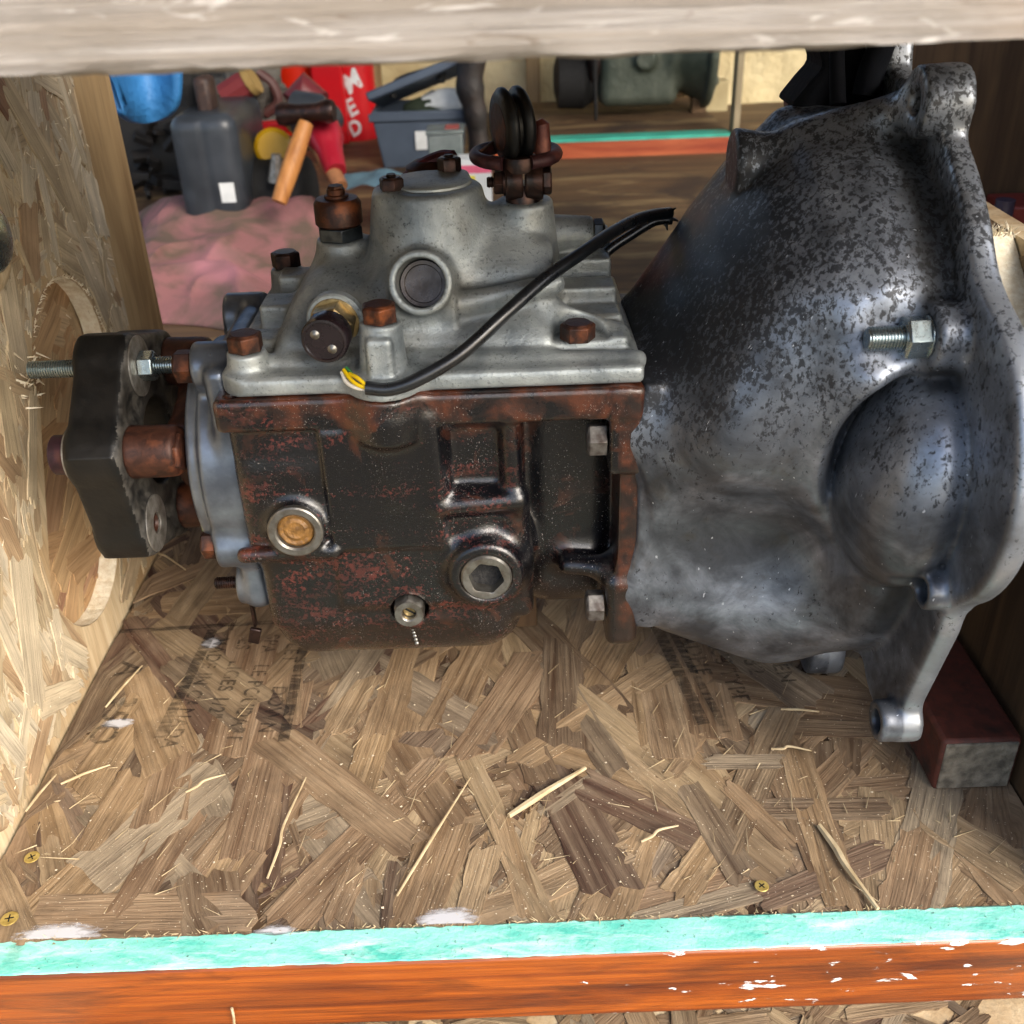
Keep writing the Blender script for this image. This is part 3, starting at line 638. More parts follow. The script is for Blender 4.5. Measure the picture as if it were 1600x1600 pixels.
# galvanised carriage bolt on a weathered wooden collar
p = at(-48, 372, X=LX)
cb = thing('carriage_bolt', (LX, p[1], p[2]), 'big galvanised domed bolt head on a round wooden collar at the left edge', 'bolt')
MB().lathe((LX, p[1], p[2]), (1, 0, 0), [(0, 3.4), (.5, 3.35), (.9, 3.0), (1.15, 2.4)], 40).build('wooden_collar', 'pale_base', cb)
MB().lathe((LX+1.1, p[1], p[2]), (1, 0, 0), [(0, 2.0), (.2, 1.95), (.55, 1.6), (.8, 1.0), (.9, .4)], 40).build('dome_head', 'zinc', cb)
# post behind the panel
ps = thing('brown_post', (LX-2, 84, -2), 'raw brown timber post standing just behind the left wall panel', 'post')
MB().box((LX-4.5, 77.6, -4), (LX-.9, 87, 50)).build('timber', 'post', ps, bevel=.25)

# right wall sheets
RX = 28.5
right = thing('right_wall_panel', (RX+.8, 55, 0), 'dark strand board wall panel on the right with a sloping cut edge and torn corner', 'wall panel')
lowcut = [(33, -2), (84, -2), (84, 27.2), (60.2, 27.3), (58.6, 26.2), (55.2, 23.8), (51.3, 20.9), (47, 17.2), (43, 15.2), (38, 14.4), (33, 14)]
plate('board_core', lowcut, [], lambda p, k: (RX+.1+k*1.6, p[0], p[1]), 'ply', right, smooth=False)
ce = MB()
for a, b in zip(lowcut[3:-1], lowcut[4:]): ce.add([(RX+.05, a[0], a[1]+.04), (RX+.05, b[0], b[1]+.04), (RX+1.75, b[0], b[1]+.04), (RX+1.75, a[0], a[1]+.04)], [(0, 1, 2, 3)])
ce.build('cut_edge', 'cut_edge', right, smooth=False)
fr = MB()
for i in range(70): sliver(fr, (RX+random.uniform(0, 1.8), 60.2+random.gauss(0, .25), 27.2), (random.gauss(0, .5), random.gauss(0, .5), 1), random.uniform(.2, .9), .05)
o = fr.build('torn_fibres', 'cut_edge', right, smooth=False); o['kind'] = 'stuff'
rb = thing('outer_side_sheet', (RX+2.6, 60, 0), 'rough strand board sheet behind the sloping cut edge of the right wall', 'wall panel')
MB().box((RX+1.85, 33, -2), (RX+3.3, 84, 27.25)).build('board_core', 'pale_base', rb, smooth=False)
strands(rb, M['strand'], lambda y, z, h: (RX+1.8-h, y, z), ((44, 66), (15, 27)), lambda y, z: 40 < y < 70 and 13 < z < 27.2, 30, 60, lambda: random.uniform(0, PI), 0, ())
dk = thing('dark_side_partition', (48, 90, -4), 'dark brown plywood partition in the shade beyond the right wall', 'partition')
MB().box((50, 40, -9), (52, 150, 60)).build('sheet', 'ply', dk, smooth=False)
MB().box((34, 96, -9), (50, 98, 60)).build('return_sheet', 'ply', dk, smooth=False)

# lumber offcut under the bell housing
blk = thing('lumber_block', (27, 49, 0), 'short block of red stained lumber with a mouldy grey sawn end in the right corner', 'wood block')
mblk = MB(); mblk.box((23.7, 42.3, .1), (28.2, 56, 3.9)); mblk.build('block', mat_rust('red_stained_wood', '#3c1a10', '#56261a', '#2b1710', .7, 0), blk, bevel=.25)
MB().box((23.9, 42.2, .3), (28.0, 42.4, 3.7)).build('sawn_end', plain('mouldy_end_grain', '#7d7567', .85, 0, '#4c463c', 120, .8, 240, .002), blk, bevel=.1)

# ================================================================== THE GEARBOX
AY, AZ = 55.5, 18.0
gb = thing('gearbox', (0, AY, .1), 'greasy gearbox with grey lid, black case and worn bell housing on the shelf floor', 'gearbox')

def rot2(th): return AY-math.cos(math.radians(th)), math.sin(math.radians(th))
def pol(th, R, c=(AY, AZ)): return c[0]-R*math.cos(math.radians(th)), c[1]+R*math.sin(math.radians(th))

# ---- bell housing
def bell():
    g = G((6.2, 31.5, -.6), (23.6, 75.5, 40.2), .18)
    xs = np.array([6.5, 7.5, 9, 11, 13, 15, 17, 19, 21.5, 24]); rs = np.array([8.2, 8.8, 10.2, 11.9, 13.4, 14.5, 14.9, 14.8, 14.6, 14.6]); zs = np.array([16.2, 16.5, 17.3, 18.6, 19.6, 20.2, 20.5, 20.5, 20.5, 20.5])
    X = g.X[:, 0, 0]; r = np.interp(X, xs, rs).astype(np.float32)[:, None, None]; cz = np.interp(X, xs, zs).astype(np.float32)[:, None, None]
    dz_ = g.Z-cz; ql = np.sqrt((g.Y-55.5)**2+np.where(dz_ < 0, dz_/1.13, dz_)**2)
    D = (ql-r)*.78; D = np.maximum(D, 6.95-g.X); D = np.maximum(D, g.X-20.6)
    # front face above the case: shallow hollow between two shoulders
    D = smin(D, scaps(g, (7.2, 50.7, 21.0), (11.4, 50.0, 21.6), 2.9, 2.0), 1.7)
    D = smin(D, scaps(g, (7.4, 50.8, 10.9), (15, 50.0, 7.6), 2.8, 2.4), 2.4)
    D = smax(D, -ssph(g, (11.2, 44.6, 14.6), 4.1, (1.25, .7, 1.0)), 3.2)
    D = smax(D, -scaps(g, (12.8, 41.8, 27.0), (14.5, 42.0, 6.5), 1.9, 1.9), 3.0)
    # starter pod
    D = smax(D, -ssph(g, (18.9, 42.1, 21.0), 4.95, (.72, 1, 1.05)), 1.2)
    D = smin(D, smin(ssph(g, (18.6, 43.0, 19.4), 4.3, (.60, 1, 1)), ssph(g, (19.3, 42.8, 22.0), 4.1, (.56, 1, 1)), 1.2), .35)
    D = smax(D, -ssph(g, (16.9, 41.3, 28.6), 2.1), 1.0)
    D = np.maximum(D, g.X-20.6)
    # flange plate
    rr = np.sqrt((g.Y-55.5)**2+(g.Z-20.5)**2)-16.5
    r2 = np.sqrt((g.Y-42.4)**2+(g.Z-22.6)**2)-7.5
    f2 = smin(rr, r2, 1.6)
    ears = [(49.6, 36.6, 1.55), (41.3, 6.6, 1.1), (39.3, 16.6, .95), (53.6, 1.9, 1.7), (66.0, 34.3, 1.7), (69.5, 8.0, 1.7), (58.0, 37.6, 1.6)]
    def seg2(y, z, q):
        dy, dz = y-55.5, z-20.5; L = dy*dy+dz*dz; t = np.clip(((g.Y-55.5)*dy+(g.Z-20.5)*dz)/L, .6, 1); return np.sqrt((g.Y-55.5-t*dy)**2+(g.Z-20.5-t*dz)**2)-q
    for (y, z, q) in ears: f2 = smin(f2, seg2(y, z, q), 1.0)
    dy, dz = 2.0, -6.5; t = np.clip(((g.Y-42.1)*dy+(g.Z-15)*dz)/(dy*dy+dz*dz), 0, 1); f2 = smin(f2, np.sqrt((g.Y-42.1-t*dy)**2+(g.Z-15-t*dz)**2)-3.4, .8)
    # straight flats cut on the flange so that it reads as a casting, not as a disc
    for (ny, nz, d) in ((-.80, .60, 16.6), (-.70, -.71, 16.3), (0.2, .98, 16.9)):
        cut = (g.Y-55.5)*ny+(g.Z-20.5)*nz-d
        f2 = np.where(r2 < .8, f2, smax(f2, cut-1.2, .8)) if ny < -.7 else f2
    fl = smax(f2, np.abs(g.X-20.72)-.62, .35)
    D = smin(D, fl, .22)
    for (y, z, q) in ears: D = smin(D, scyl(g, (19.1, y, z), (21.3, y, z), q+.05), .25)
    # horizontal boss block carrying the bolt on the near side, and its twin below the pod
    D = smin(D, scyl(g, (18.7, 42.7, 27.9), (21.9, 42.7, 27.9), 1.5), .5)
    for (y, z, q) in ears: D = smax(D, -scyl(g, (17.5, y, z), (20.2, y, z), .62), .12)
    # little fin on the upper shoulder, boss block at the top and the fork window frame
    D = smin(D, smax(scaps(g, (12.2, 54.6, 33.1), (17.2, 53.6, 33.4), 1.75, .6), 12.0-g.X, .2), .4)
    D = smin(D, scaps(g, (15.2, 54.0, 34.2), (20.2, 51.5, 36.2), .8, .9), 1.2)
    D = smin(D, scaps(g, (8.2, 58, 24.0), (15.5, 58, 34.3), 1.0, .6), 1.5)
    D = smin(D, sbox(g, (6.95, 48.1, 8.2), (7.9, 62.6, 23.7), .12), .7)
    # outer face
    D = np.maximum(D, g.X-21.33)
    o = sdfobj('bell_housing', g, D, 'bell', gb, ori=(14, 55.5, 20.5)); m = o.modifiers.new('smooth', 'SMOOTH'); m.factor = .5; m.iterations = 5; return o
bh = bell()
p = np.array((18.7, 42.7, 27.9))
bolt(p, (-1, 0, 0), 'zinc', gb, 1.7, 1.0, 1.0, .15, 1.7, sr=.55)
for (x, y, z) in ((17.3, 66, 34.3),): bolt((x+1.3, y, z), (-1, 0, 0), 'oily', gb, 1.5, .9)
# dark clutch bracket at the top of the bell
M['blued'] = plain('blue_black_iron', '#07080d', .85, 0, '#0c0f16', 40, .5, 200, .001, Specular_IOR_Level=.15)
out_ = [(1232, 165), (1262, 128), (1284, 104), (1276, 74), (1296, 52), (1398, 46), (1402, 100), (1372, 150), (1300, 190)]
o2 = [tuple(at(x, y, Y=58.2)[[0, 2]]) for x, y in out_]
plate('clutch_bracket', o2, [], lambda p, k: (p[0], 57.6+k*3.6, p[1]), 'blued', gb, smooth=False, bevel=.3)
MB().tube(spline([at(1352, 150, Y=56.4), at(1362, 110, Y=56.6), at(1378, 70, Y=56.8), at(1380, 40, Y=57)], 4), [.7]*13, 12).build('bracket_rib', 'blued', gb)
MB().tube([(17.5, 55.6, 35.6), (17.4, 56.8, 38.5), (17.8, 57.0, 42)], [.42, .38, .38], 12).build('clutch_fork', 'blued', gb)
MB().lathe((14.9, 57, 39.6), (-1, -.3, 0), [(0, .6), (.5, .6), (.6, .3)], 16).build('bracket_plug', 'oily', gb)

# ---- gearbox case
def case():
    g = G((-15.6, 46.0, 4.9), (7.3, 65, 24.1), .125)
    D = sbox(g, (-14.6, 48.35, 5.8), (.45, 62.7, 22.5), 2.6)
    D = smin(D, sbox(g, (-14.75, 48.3, 13.5), (.5, 62.7, 23.4), .55), .6)
    D = smin(D, sbox(g, (-14.4, 48.3, 8.5), (-1.4, 62.7, 20), .9), .8)
    D = smin(D, sbox(g, (0, 50.9, 7.4), (6.6, 61.0, 23.2), 2.2), .9)                     # neck
    D = smin(D, sbox(g, (5.85, 48.2, 7.4), (7.02, 62.6, 23.5), .15), .3)                # bell joint
    D = smin(D, sbox(g, (5.25, 47.75, 18.6), (7.0, 51, 23.66), .3), .25)
    D = smin(D, sbox(g, (5.25, 47.9, 7.0), (7.0, 52, 11.7), .5), .35)
    D = smin(D, scaps(g, (3.2, 49.9, 11.6), (6.4, 49.4, 11.7), .5, .6), 1.6)
    D = smax(D, -sbox(g, (-3.3, 46, 17.9), (-.4, 48.75, 21.6), .5), .4)
    # rim under the lid
    rim = sbox(g, (-15.1, 47.75, 21.9), (6.4, 63.2, 23.72), .3)
    rim = smin(rim, scyl(g, (-6.25, 48.55, 21.3), (-6.25, 48.55, 23.72), 1.75), 1.0)
    D = smin(D, rim, .35); D = smin(D, scyl(g, (-6.25, 48.9, 17.5), (-6.25, 48.75, 22.5), .9, 1.45), 1.2)
    # raised panel, ribs and ledges on the near side
    D = smin(D, sbox(g, (-9.9, 47.65, 14.6), (-3.7, 50, 21.9), .2), .3)
    D = smin(D, sbox(g, (-9.9, 47.95, 10.5), (-3.0, 50, 14.8), .3), .5)
    D = smin(D, scaps(g, (-14.9, 48.0, 14.35), (-9.9, 47.85, 14.55), .46), .25)
    D = smin(D, sbox(g, (-14.7, 48.1, 13.9), (-9.9, 49.5, 14.4), .15), .3)
    D = smin(D, scaps(g, (-3.95, 48.2, 17.2), (-4.15, 48.2, 22.3), .55), .4)
    D = smin(D, scaps(g, (-3.7, 48.1, 17.0), (.3, 48.1, 17.25), .60), .35)
    D = smin(D, sbox(g, (-4.0, 48.1, 16.4), (.5, 49.5, 17.2), .2), .3)
    D = smin(D, scaps(g, (.15, 48.4, 17.2), (.05, 48.4, 22.4), .50), .4)
    D = smin(D, scaps(g, (-4.2, 48.5, 17), (-3.7, 48.6, 12.5), .45), .8)
    D = smin(D, scaps(g, (.2, 48.9, 17.0), (.35, 49.2, 9.5), .75), .8)
    # bosses
    D = smin(D, scyl(g, (-11.75, 50, 16.0), (-11.75, 47.45, 16.15), 1.95, 1.45, .15), .7)
    D = smin(D, scyl(g, (-1.55, 51, 12.8), (-1.55, 47.05, 12.9), 2.8, 2.05, .3), .8)
    D = smin(D, sbox(g, (-2.8, 48.3, 7.5), (-.4, 52, 12), .9), .9)
    D = smax(D, -scyl(g, (-11.75, 48.2, 16.15), (-11.75, 46, 16.15), 1.0), .08)
    D = smax(D, -scyl(g, (-6.1, 49.3, 10.2), (-6.1, 46, 10.2), 1.08), .1)
    D = smax(D, -scyl(g, (-1.55, 48, 12.9), (-1.55, 46, 12.9), 1.45), .08)
    D = smax(D, -scyl(g, (-14.2, 48.55, 24.5), (-14.2, 48.55, 23.2), .3), .05)
    return sdfobj('main_case', g, D, 'case', gb)
case()
# level plug: pale ring with amber sealant; drain plug with hexagon socket; locknut with slotted stud
def ringl(name, o, ax, prof, mat, parent, N=44):
    u, v, w = basis(ax); o = np.array(o, float); V = [o+w*t+(u*math.cos(2*PI*k/N)+v*math.sin(2*PI*k/N))*r for t, r in prof for k in range(N)]; m = len(prof)
    return mk(name, V, [(i*N+k, i*N+(k+1) % N, ((i+1) % m)*N+(k+1) % N, ((i+1) % m)*N+k) for i in range(m) for k in range(N)], mat, parent)
w = (0, -1, .05)
ringl('plug_ring', (-11.75, 47.9, 16.15), w, [(0, 1.02), (0, 1.4), (.45, 1.52), (.66, 1.5), (.72, 1.42), (.72, 1.12), (.62, 1.02)], 'steel', gb)
MB().lathe((-11.75, 47.9, 16.15), w, [(0, 1.0), (.38, 1.0), (.46, .88), (.40, .7), (.48, .5), (.42, .3), (.47, .1)], 36).build('level_plug', 'amber', gb)
def socket(name, o, ax, R, r6, L, depth, mat, parent):
    u, v, w = basis(ax); o = np.array(o, float); N = 48; V = []; F = []
    def ring(t, rad, hexr=None):
        for k in range(N):
            a = 2*PI*k/N; q = rad
            if hexr: aa = (a+.2) % (PI/3)-PI/6; q = hexr*math.cos(PI/6)/math.cos(aa)
            V.append(o+w*t+(u*math.cos(a)+v*math.sin(a))*q)
    ring(0, R*.98); ring(L-.12, R); ring(L, R*.93); ring(L, R*.72); ring(L-.03, 0, r6); ring(L-depth, 0, r6); ring(L-depth-.02, .02)
    for i in range(6):
        for k in range(N): F.append((i*N+k, i*N+(k+1) % N, (i+1)*N+(k+1) % N, (i+1)*N+k))
    F.append(tuple(6*N+k for k in range(N)))
    return mk(name, V, F, mat, parent)
dp = socket('drain_plug', (-1.55, 48.2, 12.9), (0, -1, .03), 1.42, 1.02, 1.35, 1.0, 'steel', gb)
mb = MB(); mb.lathe((-1.55, 47.7, 12.92), (0, -1, .03), [(0, 1.0), (.02, .98), (.03, .2)], 30); mb.build('socket_grit', plain('packed_grit', '#101012', .9, 0, '#2b2a29', 300, 1, 500, .001), dp)
u_ = MB(); u_.lathe((-6.1, 49.2, 10.2), (0, -1, 0), [(0, 1.06), (.05, 1.05)], 30); nn = MB()
def nut(name, o, ax, af, h, bore, mat, parent, phase=0):
    u, v, w = basis(ax); o = np.array(o, float); N = 36; V = []; F = []; R = af/math.sqrt(3)
    def ring(t, q, hx=False):
        for k in range(N):
            a = 2*PI*k/N; r = q
            if hx: aa = ((a+phase) % (PI/3))-PI/6; r = min(q*math.cos(PI/6)/math.cos(aa), hx)
            V.append(o+w*t+(u*math.cos(a)+v*math.sin(a))*r)
    ring(0, R, 9.); ring(h-.14, R, 9.); ring(h, R, af*.49); ring(h, bore+.08); ring(h-.08, bore); ring(.05, bore)
    for i in range(5):
        for k in range(N): F.append((i*N+k, i*N+(k+1) % N, (i+1)*N+(k+1) % N, (i+1)*N+k))
    return mk(name, V, F, mat, parent, auto=28)
nt_ = nut('locknut', (-6.1, 48.9, 10.2), (0, -1, .06), 1.65, 1.5, .40, 'steel', gb, .5)
mb = MB(); mb.lathe((-6.1, 49, 10.2), (0, -1, .06), [(0, .39), (1.15, .39), (1.2, .34)], 24); st_ = mb.build('adjuster_stud', 'brass', gb)
MB().box((-6.5, 47.77, 10.23), (-5.7, 47.86, 10.33), Matrix.Rotation(.6, 3, 'Y')).build('slot', 'dark', st_, smooth=False)
mb = MB(); 
for i in range(5): q = at(645+i*1.6, 982+i*5.6, Y=48.4+i*.02); mb.lathe(q, (0, -1, .4), [(0, .13), (.12, .11), (.16, .03)], 8)
mb.build('swarf_curl', 'steel', gb)
# hexagon bolts at the bell joint
M['dullbolt'] = plain('dull_weathered_bolt', '#6d6a66', .5, .5, '#3f3530', 160, .4, 400, .0005)
for (z, m_) in ((20.3, 'dullbolt'), (9.4, 'dullbolt')):
    bolt((5.25, 48.9, z), (-1, 0, 0), m_, gb, 1.6, 1.0, 0, .25)
MB().box((4.15, 47.9, 21.9), (5.6, 48.8, 23.5)).build('dowel_lug', 'rust', gb, bevel=.12)

# ---- lid
def lid():
    g = G((-15.4, 46.4, 22.9), (7.4, 64.3, 33.1), .115)
    D = sbox(g, (-14.75, 48.05, 23.72), (7.0, 63.0, 24.75), .35)
    # gasket-side lobe of the tall bolt column
    D = smin(D, scyl(g, (-6.25, 48.5, 23.72), (-6.25, 48.55, 24.75), 1.7), .9)
    body = sbox(g, (-12.3, 49.7, 21), (2.7, 61.9, 28.75), .9)
    body = smax(body, (g.Y-50.0)*-.60+(g.Z-25.7)*.80, 1.2); body = smax(body, (g.X+12.2)*-.80+(g.Z-25.9)*.60, 1.0); body = smax(body, (g.Y-61)*.7+(g.Z-26)*.7, 1.0)
    D = smin(D, body, .55)
    # tower
    D = smin(D, smax(scyl(g, (-3.9, 55.8, 25), (-3.9, 56.0, 32.25), 4.5, 2.9, .3), -7.35-g.X, .8), .9)
    D = smin(D, scyl(g, (-5.75, 54.9, 29), (-5.65, 54.8, 32.2), 1.15, .95, .2), .5)
    D = smin(D, scyl(g, (-2.7, 58.3, 29), (-2.7, 58.2, 32.4), 1.2, 1.0, .2), .5)
    D = smin(D, scyl(g, (1.4, 56.2, 25), (1.3, 56.0, 31.3), 2.0, 1.5, .2), .8)
    D = smin(D, sbox(g, (-3.5, 54.7, 26), (1.5, 57.4, 30.7), .7), 1.0)
    fan = sbox(g, (-3.9, 52.6, 24), (2.7, 58, 31.6), .5); fan = smax(fan, (g.X+3)*.34+(g.Z-31.5)*.94, .4); fan = smax(fan, (g.Y-53.6)*-.72+(g.Z-29.3)*.70, .4)
    D = smin(D, fan, .5)
    D = smin(D, scaps(g, (-2.2, 51.4, 27.2), (2.7, 51.9, 27.9), .55, .5), .8)
    D = smin(D, scaps(g, (-.4, 55.6, 30.6), (1.7, 54.2, 28.9), .4, .4), .5)
    # selector bore boss facing the viewer
    ax0, ax1 = (-4.2, 55.5, 26.9), (-4.2, 50.3, 28.75)
    D = smin(D, scyl(g, ax0, ax1, 1.9, 1.62, .12), .5)
    D = smin(D, sbox(g, (-5.82, 50.6, 25.6), (-2.5, 53.5, 27.9), .2), .3)
    D = smax(D, -scyl(g, (-4.2, 53.3, 27.7), (-4.2, 49, 29.2), 1.25), .08)
    # breather boss, bolt columns, corner bosses
    D = smin(D, scyl(g, (-8.9, 56.6, 25), (-8.85, 56.4, 29.5), 1.75, 1.35, .15), .8)
    D = smin(D, scyl(g, (-6.25, 48.55, 23.8), (-6.2, 48.75, 27.35), 1.30, 1.05, .12), .35)
    D = smin(D, sbox(g, (-6.9, 47.35, 23.9), (-5.6, 48.6, 26.9), .25), .15)
    D = smin(D, scyl(g, (-13.35, 49.6, 24), (-13.3, 49.6, 25.75), 1.15, 1.0, .12), .5)
    D = smin(D, scyl(g, (-13.2, 61.7, 24), (-13.2, 61.7, 26.3), 1.2, 1.0, .15), .6)
    # stepped ribs on the left shoulder
    for (y0, y1, z, x) in ((51.6, 53.6, 25.5, -14.1), (55.0, 57.4, 26.2, -13.7), (59.0, 61.0, 26.6, -13.3)): D = smin(D, sbox(g, (x, y0, 24), (-11, y1, z), .25), .45)
    # right shoulder: wedge with bolt pocket and stepped blocks
    D = smin(D, scaps(g, (2.0, 52.3, 26.2), (6.0, 51.6, 25.2), .8, .5), .8)
    D = smin(D, sbox(g, (1, 50.2, 24), (6.4, 62.4, 25.5), .3), .4)
    D = smax(D, -scyl(g, (3.9, 50.5, 25.35), (3.9, 50.5, 28), 1.45), .2)
    for (y0, y1, z) in ((52.6, 54.4, 25.9), (55.3, 57.4, 26.5), (58.3, 60.8, 27.2)): D = smin(D, sbox(g, (2, y0, 24), (6.3, y1, z), .2), .4)
    D = smin(D, scyl(g, (2.6, 59.8, 28.3), (5.3, 60.0, 28.2), 1.15, 1.0, .15), .9)
    D = smin(D, sbox(g, (5.6, 61.2, 24), (6.5, 62.8, 28), .2), .3)
    D = smin(D, scaps(g, (-12, 49.9, 24.8), (6.8, 49.3, 24.7), .35, .35), .6)
    D = smax(D, 23.74-g.Z, .1)
    # round the near left corner of the lid
    cx, cy, R = -12.95, 49.85, 1.85
    corner = np.sqrt(np.maximum(cx-g.X, 0)**2+np.maximum(cy-g.Y, 0)**2)-R
    D = np.where((g.X < cx) & (g.Y < cy), np.maximum(D, corner), D)
    return sdfobj('top_cover', g, D, 'cover', gb)
lid()
# pressed plug deep in the selector bore
MB().lathe((-4.2, 53.2, 27.72), (0, -.945, .335), [(0, 1.22), (1.0, 1.22), (1.12, 1.18), (1.1, 1.0), (.9, .96), (.86, .2)], 40).build('bore_plug', 'cupplug', gb)
MB().lathe((-3.75, 56.2, 32.15), (0, 0, 1), [(0, 2.25), (.26, 2.2), (.36, 2.05)], 48).build('turret_cap', 'cover', gb)
bolt((-5.65, 54.8, 32.15), (0, 0, 1), 'oily', gb, 1.15, .72, .62, .3, .25, sr=.28)
bolt((-2.75, 58.2, 32.35), (0, 0, 1), 'oily', gb, 1.15, .72, .62, .6, .25, sr=.28)
MB().tube(spline([(-6.2, 59.8, 30.6), (-4.8, 60.6, 32.0), (-3.4, 60.8, 32.6), (-2.6, 60.4, 32.7)], 5), .42, 10).build('turret_gasket_rim', mat_rust('purple_red_oxide', '#40161c', '#6a2a30', '#2b1418'), gb)
MB().lathe((-4.0, 60.9, 30.3), (0, 0, 1), [(0, 1.5), (1.9, 1.4), (2.2, .9)], 24).build('turret_rear_nut', 'rust', gb)
for q, m_ in (((-13.3, 49.6, 25.72), 'rust'), ((-6.2, 48.75, 27.3), 'rust_orange'), ((3.75, 50.5, 25.3), 'rust')): bolt(q, (0, 0, 1), m_, gb, 1.62, .85, 0, random.random(), sr=.2)
bolt((-13.2, 61.7, 26.3), (0, 0, 1), 'oily', gb, 1.55, .9, 0, .5)
bolt((5.3, 60.0, 28.2), (1, 0, 0), 'darksteel', gb, 1.5, .6, 0, .2)
MB().lathe((5.4, 49.2, 24.75), (0, 0, 1), [(-.1, .3), (.05, .3), (.09, .2), (.06, .05)], 18).build('dowel_pin', 'darksteel', gb)
# breather: dark hexagon, rusty cap, small bolt on top
mb = MB(); hexprof(mb, (-8.85, 56.4, 29.5), (0, 0, 1), 2.3, .75, .08, .2); mb.build('breather_hexagon', 'darksteel', gb, bevel=.04)
brc = MB().lathe((-8.85, 56.4, 30.25), (0, 0, 1), [(0, 1.22), (.1, 1.3), (1.15, 1.28), (1.4, 1.12), (1.46, .6)], 44).build('breather_cap', 'rust_orange', gb)
mb = MB(); mb.lathe((-8.85, 56.4, 31.7), (0, 0, 1), [(0, .66), (.12, .66), (.16, .5), (.42, .5), (.5, .4)], 24); hexprof(mb, (-8.85, 56.4, 31.86), (0, 0, 1), .8, .45, .1); mb.build('cap_bolt', 'rust', brc)

# reversing switch with wires and the long black cable
sw_o = np.array((-8.75, 50.75, 26.75)); sw_a = np.array((-.08, -.97, -.02)); sw_a /= np.linalg.norm(sw_a)
MB().lathe(sw_o-sw_a*.4, sw_a, [(0, 1.5), (.5, 1.5), (.6, 1.42), (.62, 1.0)], 40).build('switch_seat', 'cover', gb)
mb = MB(); mb.lathe(sw_o+sw_a*.1, sw_a, [(0, 1.28), (.14, 1.28), (.17, 1.1)], 36); hexprof(mb, sw_o+sw_a*.25, sw_a, 2.1, 1.15, .12, .25); mb.build('switch_hexagon', 'brass', gb, bevel=.03)
swc = MB().lathe(sw_o+sw_a*1.35, sw_a, [(0, 1.0), (.2, 1.16), (1.25, 1.2), (1.42, 1.12), (1.44, 1.0), (1.38, .95), (1.38, .2)], 48).build('switch_cap', 'plastic', gb)
u, v, w_ = basis(sw_a)
for (a, b) in ((.42, .34), (-.36, -.42)):
    q = sw_o+sw_a*2.72+u*a*-1+v*b; m2 = MB(); m2.lathe(q, sw_a, [(0, .24), (.03, .24), (.05, .2), (.1, .13), (.14, .04)], 20); m2.build('terminal', 'steel', swc)
cab = spline([at(572, 606, Y=47.0), at(610, 608, Y=46.9), at(655, 592, Y=47.0), at(720, 553, Y=47.6), at(790, 490, Y=48.9), at(850, 437, Y=50.6), at(905, 398, Y=52.8), at(950, 367, Y=55.5), at(990, 345, Y=58), at(1022, 336, Y=59.5), at(1046, 333, Y=60.4)], 8)
mb = MB(); mb.tube(cab, .35, 16); mb.build('cable', 'cable', gb)
cab2 = spline([at(1050, 343, Y=60.6), at(1022, 346, Y=60.6), at(985, 368, Y=60.4), at(955, 388, Y=60.2), at(930, 412, Y=60)], 6)
MB().tube(cab2, [.3]*len(cab2), 12).build('cable', 'cable', gb)
mb = MB()
for (x, y, dx, dy) in ((1046, 333, 10, -8), (1046, 340, 7, 2), (1040, 350, 3, 10), (1048, 342, 12, 4)): a = at(x, y, Y=60.4); b = at(x+dx, y+dy, Y=60.2); mb.tube([a, (a+b)/2+(0, 0, .05), b], [.14, .1, .04], 6)
mb.build('cut_cable_ends', 'cable', gb)
for (m_, pts) in (('yellow', [(537, 578, 48.1), (548, 593, 47.4), (562, 603, 47.0), (578, 607, 46.95)]), ('white', [(534, 582, 48.1), (541, 597, 47.5), (556, 606, 47.1), (578, 609, 46.95)]), ('yellow', [(546, 584, 47.8), (558, 590, 47.3), (570, 600, 47.0), (580, 605, 46.9)]), ('green', [(541, 575, 48.3), (548, 583, 48), (553, 592, 47.8), (566, 604, 47.2)])):
    MB().tube(spline([at(x, y, Y=Y_) for x, y, Y_ in pts], 6), .1, 10).build('wire', m_, gb)

# ---- rusty gear lever clamp, hoop, grooved roller and pin
CX, CY, CZ = 1.15, 55.6, 32.35
MB().lathe((1.2, 55.8, 31), (0, 0, 1), [(0, .95), (.8, .9), (1.2, .7)], 24).build('lever_spigot', 'oily', gb)
for (a, b) in ((-.85, .05), (.18, 1.12)): MB().lathe((CX+a, CY, CZ), (1, 0, 0), [(0, .94), (.07, 1.0), (b-a-.07, 1.0), (b-a, .94)], 32).build('clamp_cheek', 'oily', gb)
MB().lathe((CX-.86, CY, CZ), (-1, 0, 0), [(0, .74), (.12, .74), (.14, .5), (.3, .5)], 24).build('clamp_washer', 'oily', gb)
mb = MB(); hexprof(mb, (CX-.98, CY, CZ), (-1, 0, 0), 1.15, .5, .08); thread(mb, (CX-1.4, CY, CZ), (-1, 0, 0), .45, .3); mb.build('pinch_bolt', 'oily', gb, bevel=.03)
mb = MB(); hexprof(mb, (CX+1.14, CY, CZ), (1, 0, 0), 1.3, .45, .1, .3); mb.build('pinch_nut', 'oily', gb, bevel=.03)
MB().lathe((CX-.1, CY+.1, CZ+.55), (0, 0, 1), [(0, 1.0), (.5, 1.02), (.72, .95), (.75, .3)], 28).build('clamp_top', 'oily', gb)
hp_ = [np.array((CX-.25+2.15*math.cos(t), CY+1.1+1.75*math.sin(t), CZ+1.15+.12*math.sin(t))) for t in np.linspace(-.5*PI+.35, 1.5*PI-.35, 40)]
MB().tube(hp_, .36, 14).build('hoop', mat_rust('purple_brown_rust', '#2a1518', '#4a2a2b', '#6b3a30'), gb)
RC = np.array((CX-.38, CY+1.0, CZ+2.65)); RA = np.array((1, .32, .05)); RA /= np.linalg.norm(RA)
